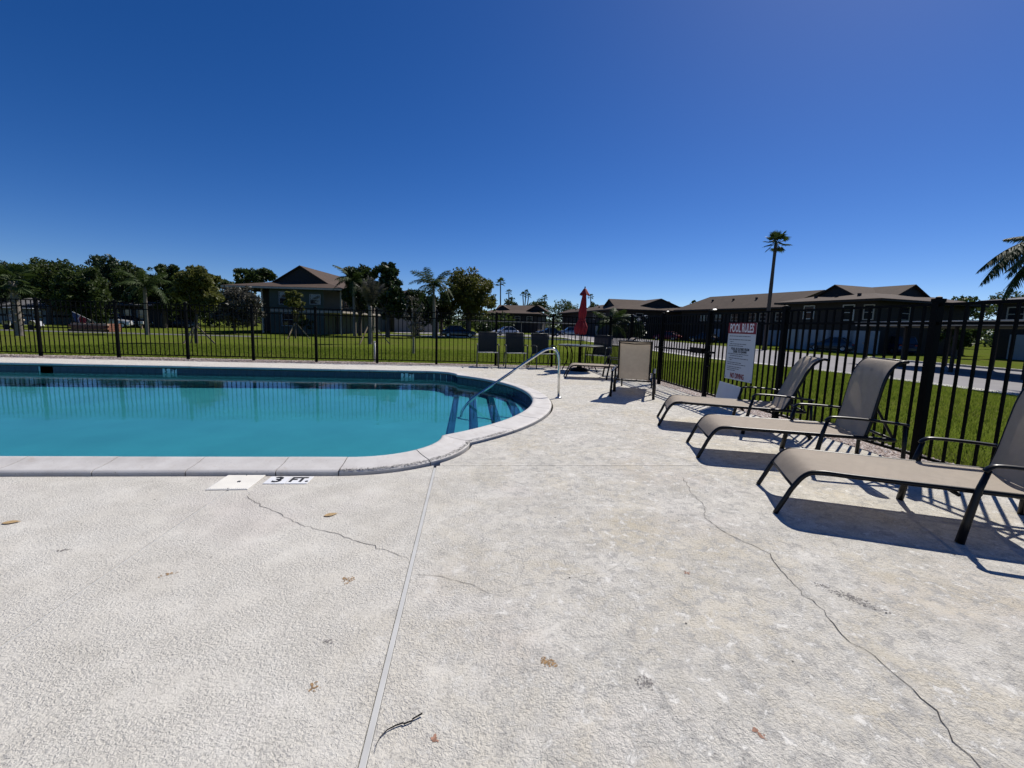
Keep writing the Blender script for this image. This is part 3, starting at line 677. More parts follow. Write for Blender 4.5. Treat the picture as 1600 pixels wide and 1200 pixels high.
for f in lin(0, 1, 26):
    z = 2.20-1.17*f; r = .04+.055*min(1, f*2.0)-.018*math.exp(-((f-.66)/.06)**2)+.065*sstep((f-.68)/.2)-.012*sstep((f-.9)/.1)
    xo = .05-.07*f
    rows.append([Vector((xo+r*(1+.17*math.cos(10*a+f*1.5)*min(1, f*4))*math.cos(a), r*(1+.17*math.cos(10*a+f*1.5)*min(1, f*4))*math.sin(a), z+.035*math.cos(10*a+1.2)*sstep((f-.75)/.25))) for a in lin(0, 2*math.pi, 65)])
b = MB(); b.grid(rows, flip=True); b.obj('canopy', 'canopy_red', th, smooth=True)
rows = [[Vector((.05+r*math.cos(a), r*math.sin(a), z+(.03*math.cos(8*a) if r > .1 else 0))) for a in lin(0, 2*math.pi, 33)] for r, z in ((.004, 2.27), (.045, 2.235), (.09, 2.16), (.135, 2.08))]
b = MB(); b.grid(rows, flip=True); b.obj('canopy_vent', 'canopy_red', th, smooth=True)
b = MB(); b.lathe([(.012, 2.26), (.02, 2.28), (.008, 2.31)], (.05, 0, 0), 10); b.obj('finial', 'black_metal', th)
b = MB(); b.lathe([(.105, 1.385), (.11, 1.40), (.105, 1.415)], (.0, 0, 0), 20); b.obj('tie_strap', 'canopy_red', th)

# ------------------------------------------------------------------ gravel and grass (uncountable)
def rocks(name, boxes, n, smin, smax):
    base = np.array([(1, 0, 0), (-1, 0, 0), (0, 1, 0), (0, -1, 0), (0, 0, 1), (0, 0, -1)], float); F0 = np.array([(0, 2, 4), (2, 1, 4), (1, 3, 4), (3, 0, 4), (2, 0, 5), (1, 2, 5), (3, 1, 5), (0, 3, 5)])
    area = np.array([(b[1]-b[0])*(b[3]-b[2]) for b in boxes]); pick = RNG.choice(len(boxes), n, p=area/area.sum()); V = []; F = []
    bx = np.array(boxes)[pick]; x = bx[:, 0]+(bx[:, 1]-bx[:, 0])*RNG.random(n); y = bx[:, 2]+(bx[:, 3]-bx[:, 2])*RNG.random(n); s = RNG.uniform(smin, smax, n)
    vv = base[None]*s[:, None, None]*RNG.uniform(.5, 1.2, (n, 6, 1))*np.array([1, 1, .6]); a = RNG.uniform(0, 6.3, n); ca, sa = np.cos(a)[:, None], np.sin(a)[:, None]
    X = vv[:, :, 0]*ca-vv[:, :, 1]*sa+x[:, None]; Y = vv[:, :, 0]*sa+vv[:, :, 1]*ca+y[:, None]; Z = vv[:, :, 2]+np.array([terrain(*q) for q in zip(x, y)])[:, None]+.008
    V = np.stack([X, Y, Z], 2).reshape(-1, 3); F = (F0[None]+np.arange(n)[:, None, None]*6).reshape(-1, 3)
    t = NT('pebble_mix'); at = t.new('NewGeometry'); c = t.ramp(at.outputs['Random Per Island'], (0, (.14, .10, .09)), (.2, (.34, .25, .21)), (.5, (.48, .40, .36)), (.8, (.64, .60, .57)), (1, (.30, .21, .18))); t.base(c, .85); M['pebble_mix'] = t.m
    o = bpy.data.objects.new(name, npmesh(name, V, F, 'pebble_mix')); COL.objects.link(o); return o
bed = MB(); bed.poly([(FX-.12, -4), (FX+.45, -4), (FX+.45, 14.0), (-15, 14.0), (-15, 12.6), (FX-.12, 12.6)], -.2, -.022); tag(bed.obj('gravel_bed', 'soil'), kind='structure')
o = rocks('gravel', [(FX-.11, FX+.46, 1.5, 9.0)]*4+[(FX-.11, FX+.46, .2, 13.2), (-14.5, FX+.4, 12.72, 14.0)], 38000, .012, .03); tag(o, 'pinkish and white pebbles strewn along the foot of the fences', 'gravel', kind='stuff')
def blades(name, n, xr, yr, hh, ww, label, keep):
    x = RNG.uniform(*xr, n); y = RNG.uniform(*yr, n); k = keep(x, y); x, y = x[k], y[k]; n = len(x); z = np.array([terrain(*q) for q in zip(x, y)]); a = RNG.uniform(0, 6.3, n); h = RNG.uniform(.5, 1.2, n)*hh; l = RNG.uniform(-.6, .6, (n, 2))*h[:, None]
    P0 = np.stack([x+np.cos(a)*ww, y+np.sin(a)*ww, z], 1); P1 = np.stack([x-np.cos(a)*ww, y-np.sin(a)*ww, z], 1); P2 = np.stack([x+l[:, 0], y+l[:, 1], z+h], 1)
    V = np.stack([P0, P1, P2], 1).reshape(-1, 3); o = bpy.data.objects.new(name, npmesh(name, V, np.arange(3*n).reshape(-1, 3), 'grass_blade')); COL.objects.link(o); tag(o, label, 'grass', kind='stuff')
blades('grass', 150000, (4.72, 15.2), (.5, 20), .06, .006, 'short green lawn grass between the right fence and the road', lambda x, y: (RNG.random(len(x)) < 1.15-.07*(x-4.7)))
blades('grass', 90000, (-17, 8), (13.98, 30), .06, .009, 'mown lawn grass behind the far fence', lambda x, y: (RNG.random(len(x)) < 1.1-.06*(y-14)) & (np.abs(x) < y*1.2))

# ------------------------------------------------------------------ road
def strip(name, pts, z_off, mat, thick=.12):
    b = MB(); n = len(pts); L = []; Rr = []
    for (a, c) in pts: L.append((a[0], a[1], terrain(*a)+z_off)); Rr.append((c[0], c[1], terrain(*c)+z_off))
    rows = [L, Rr, [(x, y, z-thick) for x, y, z in Rr]]; b.grid([[(x, y, z-thick) for x, y, z in L]]+rows[:2]+[rows[2]]); o = b.obj(name, mat); tag(o, kind='structure'); return o
ys = lin(-30, 120, 76)
strip('road', [((15.6, y), (30.0, y)) for y in ys], .012, 'asphalt')
strip('sidewalk', [((14.7, y), (15.6, y)) for y in ys], .02, 'kerb_concrete')
strip('kerb', [((30.0, y), (30.3, y)) for y in ys if y < 34], .13, 'kerb_concrete', .3)
strip('cross_road', [((x, 58), (x, 64)) for x in reversed(lin(-12, 15.6, 20))], .012, 'asphalt')
strip('driveway', [((x, 42), (x, 44.5)) for x in reversed(lin(-140, -19, 50))], .015, 'asphalt_shaded')
strip('parking_court', [((x, 72), (x, 86)) for x in reversed(lin(-12, 15.6, 20))], .010, 'asphalt')
strip('kerb', [((x, 57.6), (x, 58)) for x in reversed(lin(-6, 15.6, 12))], .12, 'kerb_concrete', .3)
# ------------------------------------------------------------------ buildings
def building(name, label, O, X, Lx, Ly, ze, zg, wall, inner, prisms, wallmat, roof, wins, floor_band='trim_beige', gable='gable_dark', skirt=.9, doors=()):
    """O = eave corner, X = unit vector along the front eave, Y = its left normal; inner/wall rects in local metres"""
    th = empty(name, (O.x, O.y, zg), math.atan2(X.y, X.x), label, 'building'); e = ze-zg
    x0, x1, y0, y1 = wall; b = MB(); b.poly([(x0, y0), (x1, y0), (x1, y1), (x0, y1)], -.6, e-.02); b.obj('wall', wallmat, th)
    b = MB(); b.poly([(x0-.03, y0-.03), (x1+.03, y0-.03), (x1+.03, y1+.03), (x0-.03, y1+.03)], e*.5-.16, e*.5+.12); b.obj('floor_band', floor_band, th)
    i0, i1, j0, j1 = inner; z1 = e+skirt; rf = MB(); ev = [(0, 0), (Lx, 0), (Lx, Ly), (0, Ly)]; iv = [(i0, j0), (i1, j0), (i1, j1), (i0, j1)]
    rf.add([(*p, e) for p in ev]+[(*p, z1) for p in iv], [(k, (k+1) % 4, (k+1) % 4+4, k+4) for k in range(4)]+[(4, 5, 6, 7)])
    OH = .35
    for (ax, c, a_, b_, hw, rs) in prisms:
        s_ = rs/hw; zr = z1+rs
        def pt(al, ac, z): return (al, c+ac, z) if ax == 'x' else (c+ac, al, z)
        V_ = [pt(al, ac, z) for al in (a_-OH, b_+OH) for ac, z in ((-hw-OH, z1-s_*OH+.02), (0, zr+.02), (hw+OH, z1-s_*OH+.02))]
        rf.add(V_, [(0, 1, 4, 3), (1, 2, 5, 4)] if ax == 'y' else [(1, 0, 3, 4), (2, 1, 4, 5)])
    ro = rf.obj('roof', roof, th); sm = ro.modifiers.new('thick', 'SOLIDIFY'); sm.thickness = .10; sm.offset = -1
    for (ax, c, a_, b_, hw, rs) in prisms:
        for al, dl in ((a_, .2), (b_, -.2)):
            def pt(al, ac, z): return (al, c+ac, z) if ax == 'x' else (c+ac, al, z)
            g_ = MB(); g_.add([pt(al+q, ac, z) for q in (0, dl) for ac, z in ((-hw, z1-.05), (hw, z1-.05), (0, z1+rs-.1))], [(0, 1, 2), (5, 4, 3), (0, 3, 4, 1), (1, 4, 5, 2), (2, 5, 3, 0)]); g_.obj('gable', gable, ro)
    fb = MB()
    for (a, c) in zip(ev, ev[1:]+ev[:1]): fb.bar((*a, e-.13), (*c, e-.13), .06, .2)
    fb.obj('fascia', 'trim_beige' if floor_band != 'wall_brown' else 'wall_brown', ro)
    vt = MB()
    for k in range(3): yv = Ly*(.3+.2*k); vt.box((i0*.6, yv, e+skirt*.6+.12), (.25, .25, .3))
    vt.obj('roof_vents', 'gable_dark', ro)
    for (fc, s, z, ww, hh, fm) in wins:
        W_ = MB(); P_ = MB(); fr_ = .09
        pos = {'y0': lambda s: ((s, y0-.03), 0), 'x1': lambda s: ((x1+.03, s), 90), 'x0': lambda s: ((x0-.03, s), -90)}[fc](s); rot = R(pos[1])
        def loc(u, d, zz): c_, s_ = math.cos(rot), math.sin(rot); return (pos[0][0]+u*c_+d*s_, pos[0][1]+u*s_-d*c_, zz)
        for u, zz, a_, c_ in ((-ww/2+fr_/2, z, fr_, hh), (ww/2-fr_/2, z, fr_, hh), (0, z+hh/2-fr_/2, ww-2*fr_, fr_), (0, z-hh/2+fr_/2, ww-2*fr_, fr_), (0, z, ww-2*fr_, fr_*.7)): W_.box(loc(u, .03, zz), (a_, .09, c_), rz=rot)
        wo = W_.obj('window', fm, th); P_.box(loc(0, 0, z), (ww-fr_, .03, hh-fr_), rz=rot); P_.obj('pane', 'glass', wo)
    for (fc, s, ww, hh, fm) in doors:
        pos = {'y0': ((s, y0-.04), 0), 'x0': ((x0-.04, s), -90), 'x1': ((x1+.04, s), 90)}[fc]; d = MB(); d.box((*pos[0], hh/2), (ww, .08, hh), rz=R(pos[1])); do = d.obj('door', fm, th)
        d = MB(); d.box((pos[0][0]+(ww*.38 if fc == 'y0' else -.07), pos[0][1]-(.07 if fc == 'y0' else -ww*.38), 1.0), (.09, .09, .09)); d.obj('handle', 'steel', do)
    return th
def perp(X): return Vector((-X.y, X.x, 0))
def frame2(p, q): d = (q-p); d.z = 0; return d.length, d.normalized()
ZE, ZG = 4.75, -.5
# left block, gable to the camera
p, q = at_z(345, 445, ZE), at_z(534, 450.5, ZE); Lx, X = frame2(p, q)
k = Lx/189
b1 = building('apartment_block', 'two-storey grey-green apartment block with dark front gable left of the pool palms', p, X, Lx, 34, ZE, ZG, (66*k, Lx-2.6, 1.2, 32.5), (60*k, 150*k, 3.2, 30), [('y', 105*k, 3.2, 30, 45*k, 1.95)], 'wall_green', 'roof_brown',
    [('y0', 95*k, 4.05, 1.9, 1.5, 'wall_grey'), ('y0', 140*k, 4.0, 1.3, 1.2, 'wall_grey'), ('y0', 97*k, 1.6, 1.7, 1.5, 'wall_grey'), ('x1', 8, 3.9, 1.2, 1.3, 'trim_beige'), ('x1', 13, 3.9, 1.2, 1.3, 'trim_beige'), ('x1', 19, 3.9, 1.2, 1.3, 'trim_beige')], skirt=.75, doors=[('x1', 5, 1, 2.1, 'gable_dark')])
e1 = ZE-ZG
b = MB(); b.poly([(8*k, 7), (66*k-.01, 7), (66*k-.01, 31), (8*k, 31)], -.5, e1-.05); b.obj('porch_shade_wall', 'wall_brown', b1)  # dark box added to stand for the shade under the porch roof
for i, (x, y) in enumerate([(56*k, 1.0), (Lx-.5, 1.0), (Lx-.5, 7.0), (Lx-.5, 13), (Lx-.5, 19)]):
    b = MB(); b.box((x, y, (e1-.2)/2), (.16, .16, e1-.2)); b.obj('porch_post', 'trim_beige', b1)
b = MB(); b.box((Lx-1.4, 10, e1*.5), (2.2, 18, .22)); bal = b.obj('balcony', 'trim_beige', b1)
b = MB(); b.box((Lx-.45, 10, e1*.5+1.05), (.06, 18, .06))
for i in range(60): b.box((Lx-.45, 1.2+i*.3, e1*.5+.6), (.03, .03, .9))
b.obj('railing', 'black_metal', bal)
# pale block behind the queen palm
p, q = at_z(612, 469, ZE), at_z(697, 474.5, ZE); Lx, X = frame2(p, q)
building('apartment_block', 'pale grey apartment block half hidden behind the queen palm and round tree', p, X, Lx, 26, ZE, ZG, (.9, Lx-.9, .9, 25), (3.2, Lx-3.2, 4, 22), [('y', Lx/2, 4, 22, Lx/2-3.2, 1.2)], 'wall_tan', 'roof_brown', [('y0', Lx*.35, 3.9, 1.4, 1.3, 'trim_beige'), ('y0', Lx*.7, 3.9, 1.4, 1.3, 'trim_beige')])
# far low roofs in the middle
p, q = at_z(752, 488, 4.2), at_z(846, 490.3, 4.2); Lx, X = frame2(p, q)
building('apartment_block', 'distant brown-roofed block with two dark gables right of the round tree', p, X, Lx, 18, 4.2, ZG, (.9, Lx-.9, .9, 17), (2.2, Lx-2.2, 4, 14), [('x', 8, 3, Lx-3, 4, 1.35), ('y', 4.6, 4, 12, 1.9, 1.1), ('y', Lx-1.6, 3, 12, 2.3, 1.35)], 'wall_brown', 'roof_brown', [('y0', Lx*f, 3.4, 1.4, 1.2, 'trim_beige') for f in (.35, .6, .8)], 'wall_brown')
# block whose corner faces the camera, behind the umbrella
p, a = at_z(962, 482, ZE), at_z(872, 489.3, ZE); Lx = 20
Ly, Yv = frame2(p, a); X = Vector((Yv.y, -Yv.x, 0))
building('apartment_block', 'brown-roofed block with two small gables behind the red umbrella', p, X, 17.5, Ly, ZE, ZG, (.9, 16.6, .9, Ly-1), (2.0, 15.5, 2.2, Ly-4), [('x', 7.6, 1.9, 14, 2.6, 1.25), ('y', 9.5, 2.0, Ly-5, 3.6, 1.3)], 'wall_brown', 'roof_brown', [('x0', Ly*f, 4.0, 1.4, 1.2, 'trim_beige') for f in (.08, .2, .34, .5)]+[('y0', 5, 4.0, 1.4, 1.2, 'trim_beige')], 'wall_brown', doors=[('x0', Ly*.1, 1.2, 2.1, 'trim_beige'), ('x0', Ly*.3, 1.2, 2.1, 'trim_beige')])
# long block behind the sign
p, a = at_z(1222, 479.5, ZE), at_z(1052, 484.5, ZE); Ly, Yv = frame2(p, a); X = Vector((Yv.y, -Yv.x, 0))
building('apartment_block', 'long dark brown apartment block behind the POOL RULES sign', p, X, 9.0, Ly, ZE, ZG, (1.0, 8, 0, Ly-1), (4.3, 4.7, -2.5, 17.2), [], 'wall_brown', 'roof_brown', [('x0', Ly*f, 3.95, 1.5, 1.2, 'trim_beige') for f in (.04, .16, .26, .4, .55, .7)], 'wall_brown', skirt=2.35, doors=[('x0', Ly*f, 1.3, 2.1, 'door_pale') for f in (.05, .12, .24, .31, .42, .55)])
# nearer block with gables on two sides
p, a = at_z(1378, 465.5, ZE), at_z(1210, 473, ZE); Ly, Yv = frame2(p, a); X = Vector((Yv.y, -Yv.x, 0))
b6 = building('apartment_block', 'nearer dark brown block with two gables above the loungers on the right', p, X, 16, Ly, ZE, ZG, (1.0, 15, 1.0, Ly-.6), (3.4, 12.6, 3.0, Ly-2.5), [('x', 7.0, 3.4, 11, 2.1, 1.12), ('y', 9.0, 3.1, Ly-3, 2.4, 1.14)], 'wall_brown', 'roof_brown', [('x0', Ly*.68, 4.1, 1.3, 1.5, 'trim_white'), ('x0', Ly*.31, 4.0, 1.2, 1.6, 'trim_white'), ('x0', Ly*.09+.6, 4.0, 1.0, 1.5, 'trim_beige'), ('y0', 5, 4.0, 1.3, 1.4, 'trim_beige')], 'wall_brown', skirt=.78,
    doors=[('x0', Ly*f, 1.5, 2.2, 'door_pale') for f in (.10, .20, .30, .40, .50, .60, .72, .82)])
# block at the right edge
p, a = at_z(1720, 462, ZE), at_z(1528, 470, ZE); Ly, Yv = frame2(p, a); X = Vector((Yv.y, -Yv.x, 0))
building('apartment_block', 'dark block with grey roof cut off by the right edge of the photo', p, X, 16, Ly, ZE, ZG, (1, 15, 1, Ly-1), (5.5, 10, 6, Ly-7), [('y', 7.75, 6, Ly-7, 2.25, .8)], 'wall_brown', 'roof_grey', [('x0', Ly*f, 4.0, 1.3, 1.3, 'trim_beige') for f in (.2, .5, .7)], 'wall_brown', doors=[('x0', Ly*.62, 1.6, 2.2, 'door_pale')])
# low houses at far left
p, q = at_d(-60, 474.5, 60), at_d(84, 477, 60); Lx, X = frame2(p, q)
building('low_house', 'low grey-roofed house behind the leaning palm at the far left', p, X, Lx, 9, 1.75, ZG, (.8, Lx-.8, .8, 8), (4, Lx-4, 4, 5), [('x', 4.5, 4, Lx-4, .5, .1)], 'wall_tan', 'roof_grey', [('y0', Lx*.5, 1.2, 1.3, 1.1, 'trim_white'), ('y0', Lx*.75, 1.2, 1.3, 1.1, 'trim_white')], 'wall_brown', skirt=1.15)
p, q = at_d(150, 470, 61), at_d(252, 474, 61); Lx, X = frame2(p, q)
building('low_house', 'low house with dark walls half hidden under the oaks behind the parked cars', p, X, Lx, 9, 2.45, ZG, (.8, Lx-.8, .8, 8), (3.5, Lx-3.5, 4, 5), [('x', 4.5, 3.5, Lx-3.5, .5, .1)], 'wall_brown', 'roof_grey', [('y0', Lx*f, 1.7, 1.0, 1.3, 'wall_grey') for f in (.2, .4, .6)], 'wall_brown', skirt=.8)
# eave lights
for (px, py, d, lb) in ((1117, 483.5, 66, 'small white eave lamp above the POOL RULES sign'), (1043, 486.5, 84, 'small white eave lamp left of the sign, above the gate')):
    P = at_d(px, py, d); th = empty('eave_lamp', P, 0, lb, 'lamp', 'eave lamps on the brown blocks'); b = MB(); b.lathe([(.05, .12), (.2, .10), (.28, .0), (.24, -.05), (.05, -.08)], (0, 0, 0), 14); b.obj('globe', 'lamp_lit', th, smooth=True); b = MB(); b.bar((0, 0, .3), (.9, .9, .45), .06); b.obj('arm', 'gable_dark', th)
# ------------------------------------------------------------------ carport over the parking bays
zc = -.5
th = empty('carport', (22.3, 17, zc), R(-11), 'long flat-roofed carport with beige fascia along the road at the right', 'carport')
b = MB(); b.box((2.7, -1.0, 2.36), (5.5, 21, .14)); rf = b.obj('roof', 'wall_brown', th)
b = MB(); b.box((-.08, -1.0, 2.40), (.06, 21.1, .20)); b.obj('fascia', 'trim_beige', rf); b = MB(); b.box((-.10, -1, 2.52), (.10, 21.2, .04)); b.obj('drip_edge', 'trim_white', rf)
b = MB(); b.box((2.7, 9.55, 2.40), (5.5, .06, .20)); b.obj('fascia', 'trim_beige', rf)
for y in (-11, -7.5, -4, -.5, 3, 6.2, 9.2):
    for x in (.5, 5.1):
        b = MB(); b.box((x, y, 1.15), (.12, .12, 2.3)); b.obj('post', 'wall_brown', th)
# covered parking at the left of the middle block
P = at_d(815, 503, 62); th = empty('carport', (P.x, P.y, ZG), 0, 'distant low carport with thin pale posts behind the row of chairs', 'carport')
zt = P.z-ZG
b = MB(); b.box((0, 3, zt), (17, 6, .16)); rf = b.obj('roof', 'wall_brown', th); b = MB(); b.box((0, -.04, zt), (17, .08, .14)); b.obj('fascia', 'trim_beige', rf)
for x in (-7.5, -4, 0, 3.2, 3.9, 7.6):
    b = MB(); b.box((x, .4, zt/2), (.12, .12, zt-.16)); b.obj('post', 'trim_beige', th)

# ------------------------------------------------------------------ vehicles
def car(P, ang, mat, label, suv=False, group='cars parked beyond the fence'):
    th = empty('parked_car', P, R(ang), label, 'car', group); hs = .14 if suv else 0
    sec = [(-2.2, .70, .42, .62), (-2.12, .82, .26, .82+hs), (-1.7, .88, .20, .94+hs), (-.6, .90, .19, .93+hs), (.7, .90, .19, .90+hs), (1.5, .88, .20, .84+hs), (2.05, .82, .24, .72+hs), (2.2, .66, .38, .58)]
    b = MB(); rows = []
    for x, hw, z0, z1 in sec: rows.append([Vector((x, y*hw, z)) for y, z in ((-.86, z0), (-1, z0+.12), (-1.0, (z0+z1)/2), (-.97, z1-.10), (-.86, z1), (0, z1+.03), (.86, z1), (.97, z1-.10), (1.0, (z0+z1)/2), (1, z0+.12), (.86, z0), (-.86, z0))])
    b.grid(rows); b.f += [tuple(range(11)), tuple(reversed(range(7*12, 7*12+11)))]; b.obj('body', mat, th, smooth=True, auto=True)
    zb, zt_ = .90+hs, 1.43+hs*2; b = MB(); x0, x1, x2, x3 = (-2.05, -1.75, .25, 1.05) if suv else (-1.75, -1.0, .15, 1.05)
    b.add([(x0, -.80, zb), (x3, -.80, zb), (x3, .80, zb), (x0, .80, zb), (x1, -.62, zt_), (x2, -.62, zt_), (x2, .62, zt_), (x1, .62, zt_)], [(0, 1, 5, 4), (1, 2, 6, 5), (2, 3, 7, 6), (3, 0, 4, 7), (4, 5, 6, 7)]); cb = b.obj('windows', 'glass', th)
    b = MB(); b.box(((x1+x2)/2, 0, zt_+.015), (x2-x1+.16, 1.28, .06)); b.obj('roof', mat, th, bevel=.025)
    for s in (-1, 1):
        b = MB()
        for (xa, xb) in ((x0, x1), (x3, x2), (-.25, -.3)): b.bar((xa, s*.805, zb), (xb, s*.635, zt_), .06, .05)
        b.obj('pillars', mat, th)
        b = MB(); b.box((.72, s*.93, zb+.08), (.12, .14, .11)); b.obj('mirror', mat, th, bevel=.02)
        b = MB(); b.box((2.10, s*.62, .66+hs), (.14, .30, .12)); b.obj('headlight', 'lamp_white', th, bevel=.02)
        b = MB(); b.box((-2.13, s*.64, .76+hs), (.10, .28, .12)); b.obj('tail_light', 'tail_red', th, bevel=.02)
        for x in (-1.35, 1.38):
            b = MB(); b.lathe([(.20, -.10), (.31, -.10), (.33, -.06), (.33, .06), (.31, .10), (.20, .10)], (0, 0, 0), 20); wo = b.obj('wheel', 'tyre', th, smooth=True, auto=True); wo.location = (x, s*.82, .33); wo.rotation_euler = (R(90), 0, 0)
            b = MB(); b.lathe([(.21, -.105), (.19, -.115), (.05, -.09), (.05, .09), (.19, .115), (.21, .105)], (0, 0, 0), 14); b.obj('rim', 'rim', wo)
    return th
def gp(px, py): p = ground_pt(px, py); return Vector((p.x, p.y, terrain(p.x, p.y)+.015))
car(gp(716, 527), 8, 'car_black', 'black car parked on the grass edge left of the three chairs')
car(gp(790, 524), 200, 'car_white', 'white car parked behind the chairs, under the distant carport')
car(gp(857, 525), 188, 'car_black', 'black car parked behind the rightmost chair of the row')
car(gp(890, 524), 178, 'car_silver', 'silver car parked behind the red umbrella', True)
car(gp(1042, 532), 130, 'car_red', 'dark red car parked beyond the fence gate')
car(gp(1100, 535), 120, 'car_black', 'black car parked just left of the POOL RULES sign')
car(gp(1206, 537), 118, 'car_white', 'white car parked in the shade just right of the POOL RULES sign')
car(gp(1302, 549), 110, 'car_grey', 'dark grey car parked behind the middle lounger')
car(gp(1395, 553), 75, 'car_blue', 'dark blue car parked under the carport behind the near fence post', True)
car(gp(172, 512), 20, 'car_white', 'white car parked beyond the lawn beside the low brick planter', True)
car(gp(205, 512), 12, 'car_black', 'black car parked beyond the lawn left of the queen palm')
car(gp(283, 512), 5, 'car_grey', 'grey car parked in deep shade behind the braced olive-green tree')
# golf cart at far left
th = empty('golf_cart', gp(38, 515), R(15), 'white golf cart with canopy roof parked at the far left', 'golf cart')
b = MB(); rows = [[Vector((x, y*.58, z)) for y in (-1, -.9, .9, 1)] for x, z in ((-1.2, .35), (-1.2, .75), (-.3, .78), (-.3, .45), (.5, .42), (.75, .85), (1.05, .75), (1.2, .35))]; b.grid(rows, flip=True); b.obj('body', 'car_white', th)
b = MB(); b.box((-.45, 0, .85), (.6, 1.1, .14)); b.box((-.78, 0, 1.12), (.12, 1.1, .45)); b.obj('seat', 'trim_beige', th, bevel=.03)
b = MB(); b.box((-.1, 0, 1.92), (2.0, 1.2, .07)); b.obj('roof', 'car_white', th, bevel=.03)
for x in (-.95, .75):
    for s in (-1, 1):
        b = MB(); b.bar((x, s*.52, .7), (x*.85, s*.52, 1.9), .04); b.obj('roof_post', 'black_metal', th)
        b = MB(); b.lathe([(.12, -.09), (.22, -.09), (.22, .09), (.12, .09)], (0, 0, 0), 14); wo = b.obj('wheel', 'tyre', th); wo.location = (x, s*.5, .22); wo.rotation_euler = (R(90), 0, 0)
# low brick planter and flag
P = gp(140, 518); th = empty('brick_planter', P, R(4), 'low red-brown brick planter wall beyond the lawn under the flag', 'planter')
bm_ = MB(); bm_.box((0, 0, 0), (.56, .28, .17)); bme = bm_.mesh('block', 'brick_pale'); bm2 = MB(); bm2.box((0, 0, 0), (.56, .28, .17)); bme2 = bm2.mesh('block', 'wood_red')
for r_ in range(4):
    for c in range(5): objm('block', bme if r_ == 3 else bme2, th, (-1.25+c*.60+(.14 if r_ % 2 else -.14), random.uniform(-.01, .01), .09+r_*.185))
    for c in range(4): objm('block', bme2, th, (1.4, .3+c*.45, .09+r_*.185), (0, 0, R(90)), (.75, 1, 1))
th = empty('flag', P+Vector((-.9, .6, 0)), R(0), 'flag with red, white and blue hanging from a slanted white pole', 'flag')
b = MB(); b.tube([(.75, 0, .95), (-.9, 0, 1.75)], .025, 8); b.obj('pole', 'trim_white', th)
b = MB(); b.tube([(.75, 0, 0), (.75, 0, 1.0)], .05, 8); b.obj('bracket_post', 'bark_dark', th)
for mat, u0, u1, nm in (('flag_blue', .70, .98, 'blue_field'), ('flag_red', .28, .66, 'red_stripes'), ('flag_white', .66, .70, 'white_stripe')):
    rows = []
    for i in range(9):
        f = i/8; rows.append([Vector((.75-1.65*u+.05*math.sin(f*9), .06*math.sin(u*30+f*4), .95+.8*u-f*(.75 if mat != 'flag_red' else .62))) for u in lin(u0, u1, 9)])
    b = MB(); b.grid(rows); b.obj(nm, mat, th, smooth=True)
# ------------------------------------------------------------------ trees
def leaf_cloud(blobs, n, leaf, asp=.5, shell=.55, droop=0):
    """blobs: array rows cx,cy,cz,r ; leaf-shaped quads scattered through each clump"""
    B = np.array(blobs, float); wgt = B[:, 3]**2.2; pick = RNG.choice(len(B), n, p=wgt/wgt.sum()); d = RNG.normal(size=(n, 3)); d /= np.linalg.norm(d, axis=1)[:, None]
    rad = B[pick, 3]*(shell+(1-shell)*RNG.random(n))*RNG.uniform(.8, 1.12, n); C = B[pick, :3]+d*rad[:, None]*np.array([1, 1, .8])
    a = RNG.normal(size=(n, 3))+d*.6; a[:, 2] -= droop; a /= np.linalg.norm(a, axis=1)[:, None]; b = np.cross(a, RNG.normal(size=(n, 3))); b /= np.linalg.norm(b, axis=1)[:, None]
    s = leaf*RNG.uniform(.6, 1.4, n)[:, None]; nrm = np.cross(a, b)*.18
    V = np.stack([C-a*s, C+(b*asp-.1*a+nrm)*s, C+a*s, C+(-b*asp-.1*a+nrm)*s], 1).reshape(-1, 3)
    return V, np.arange(4*n).reshape(-1, 4)
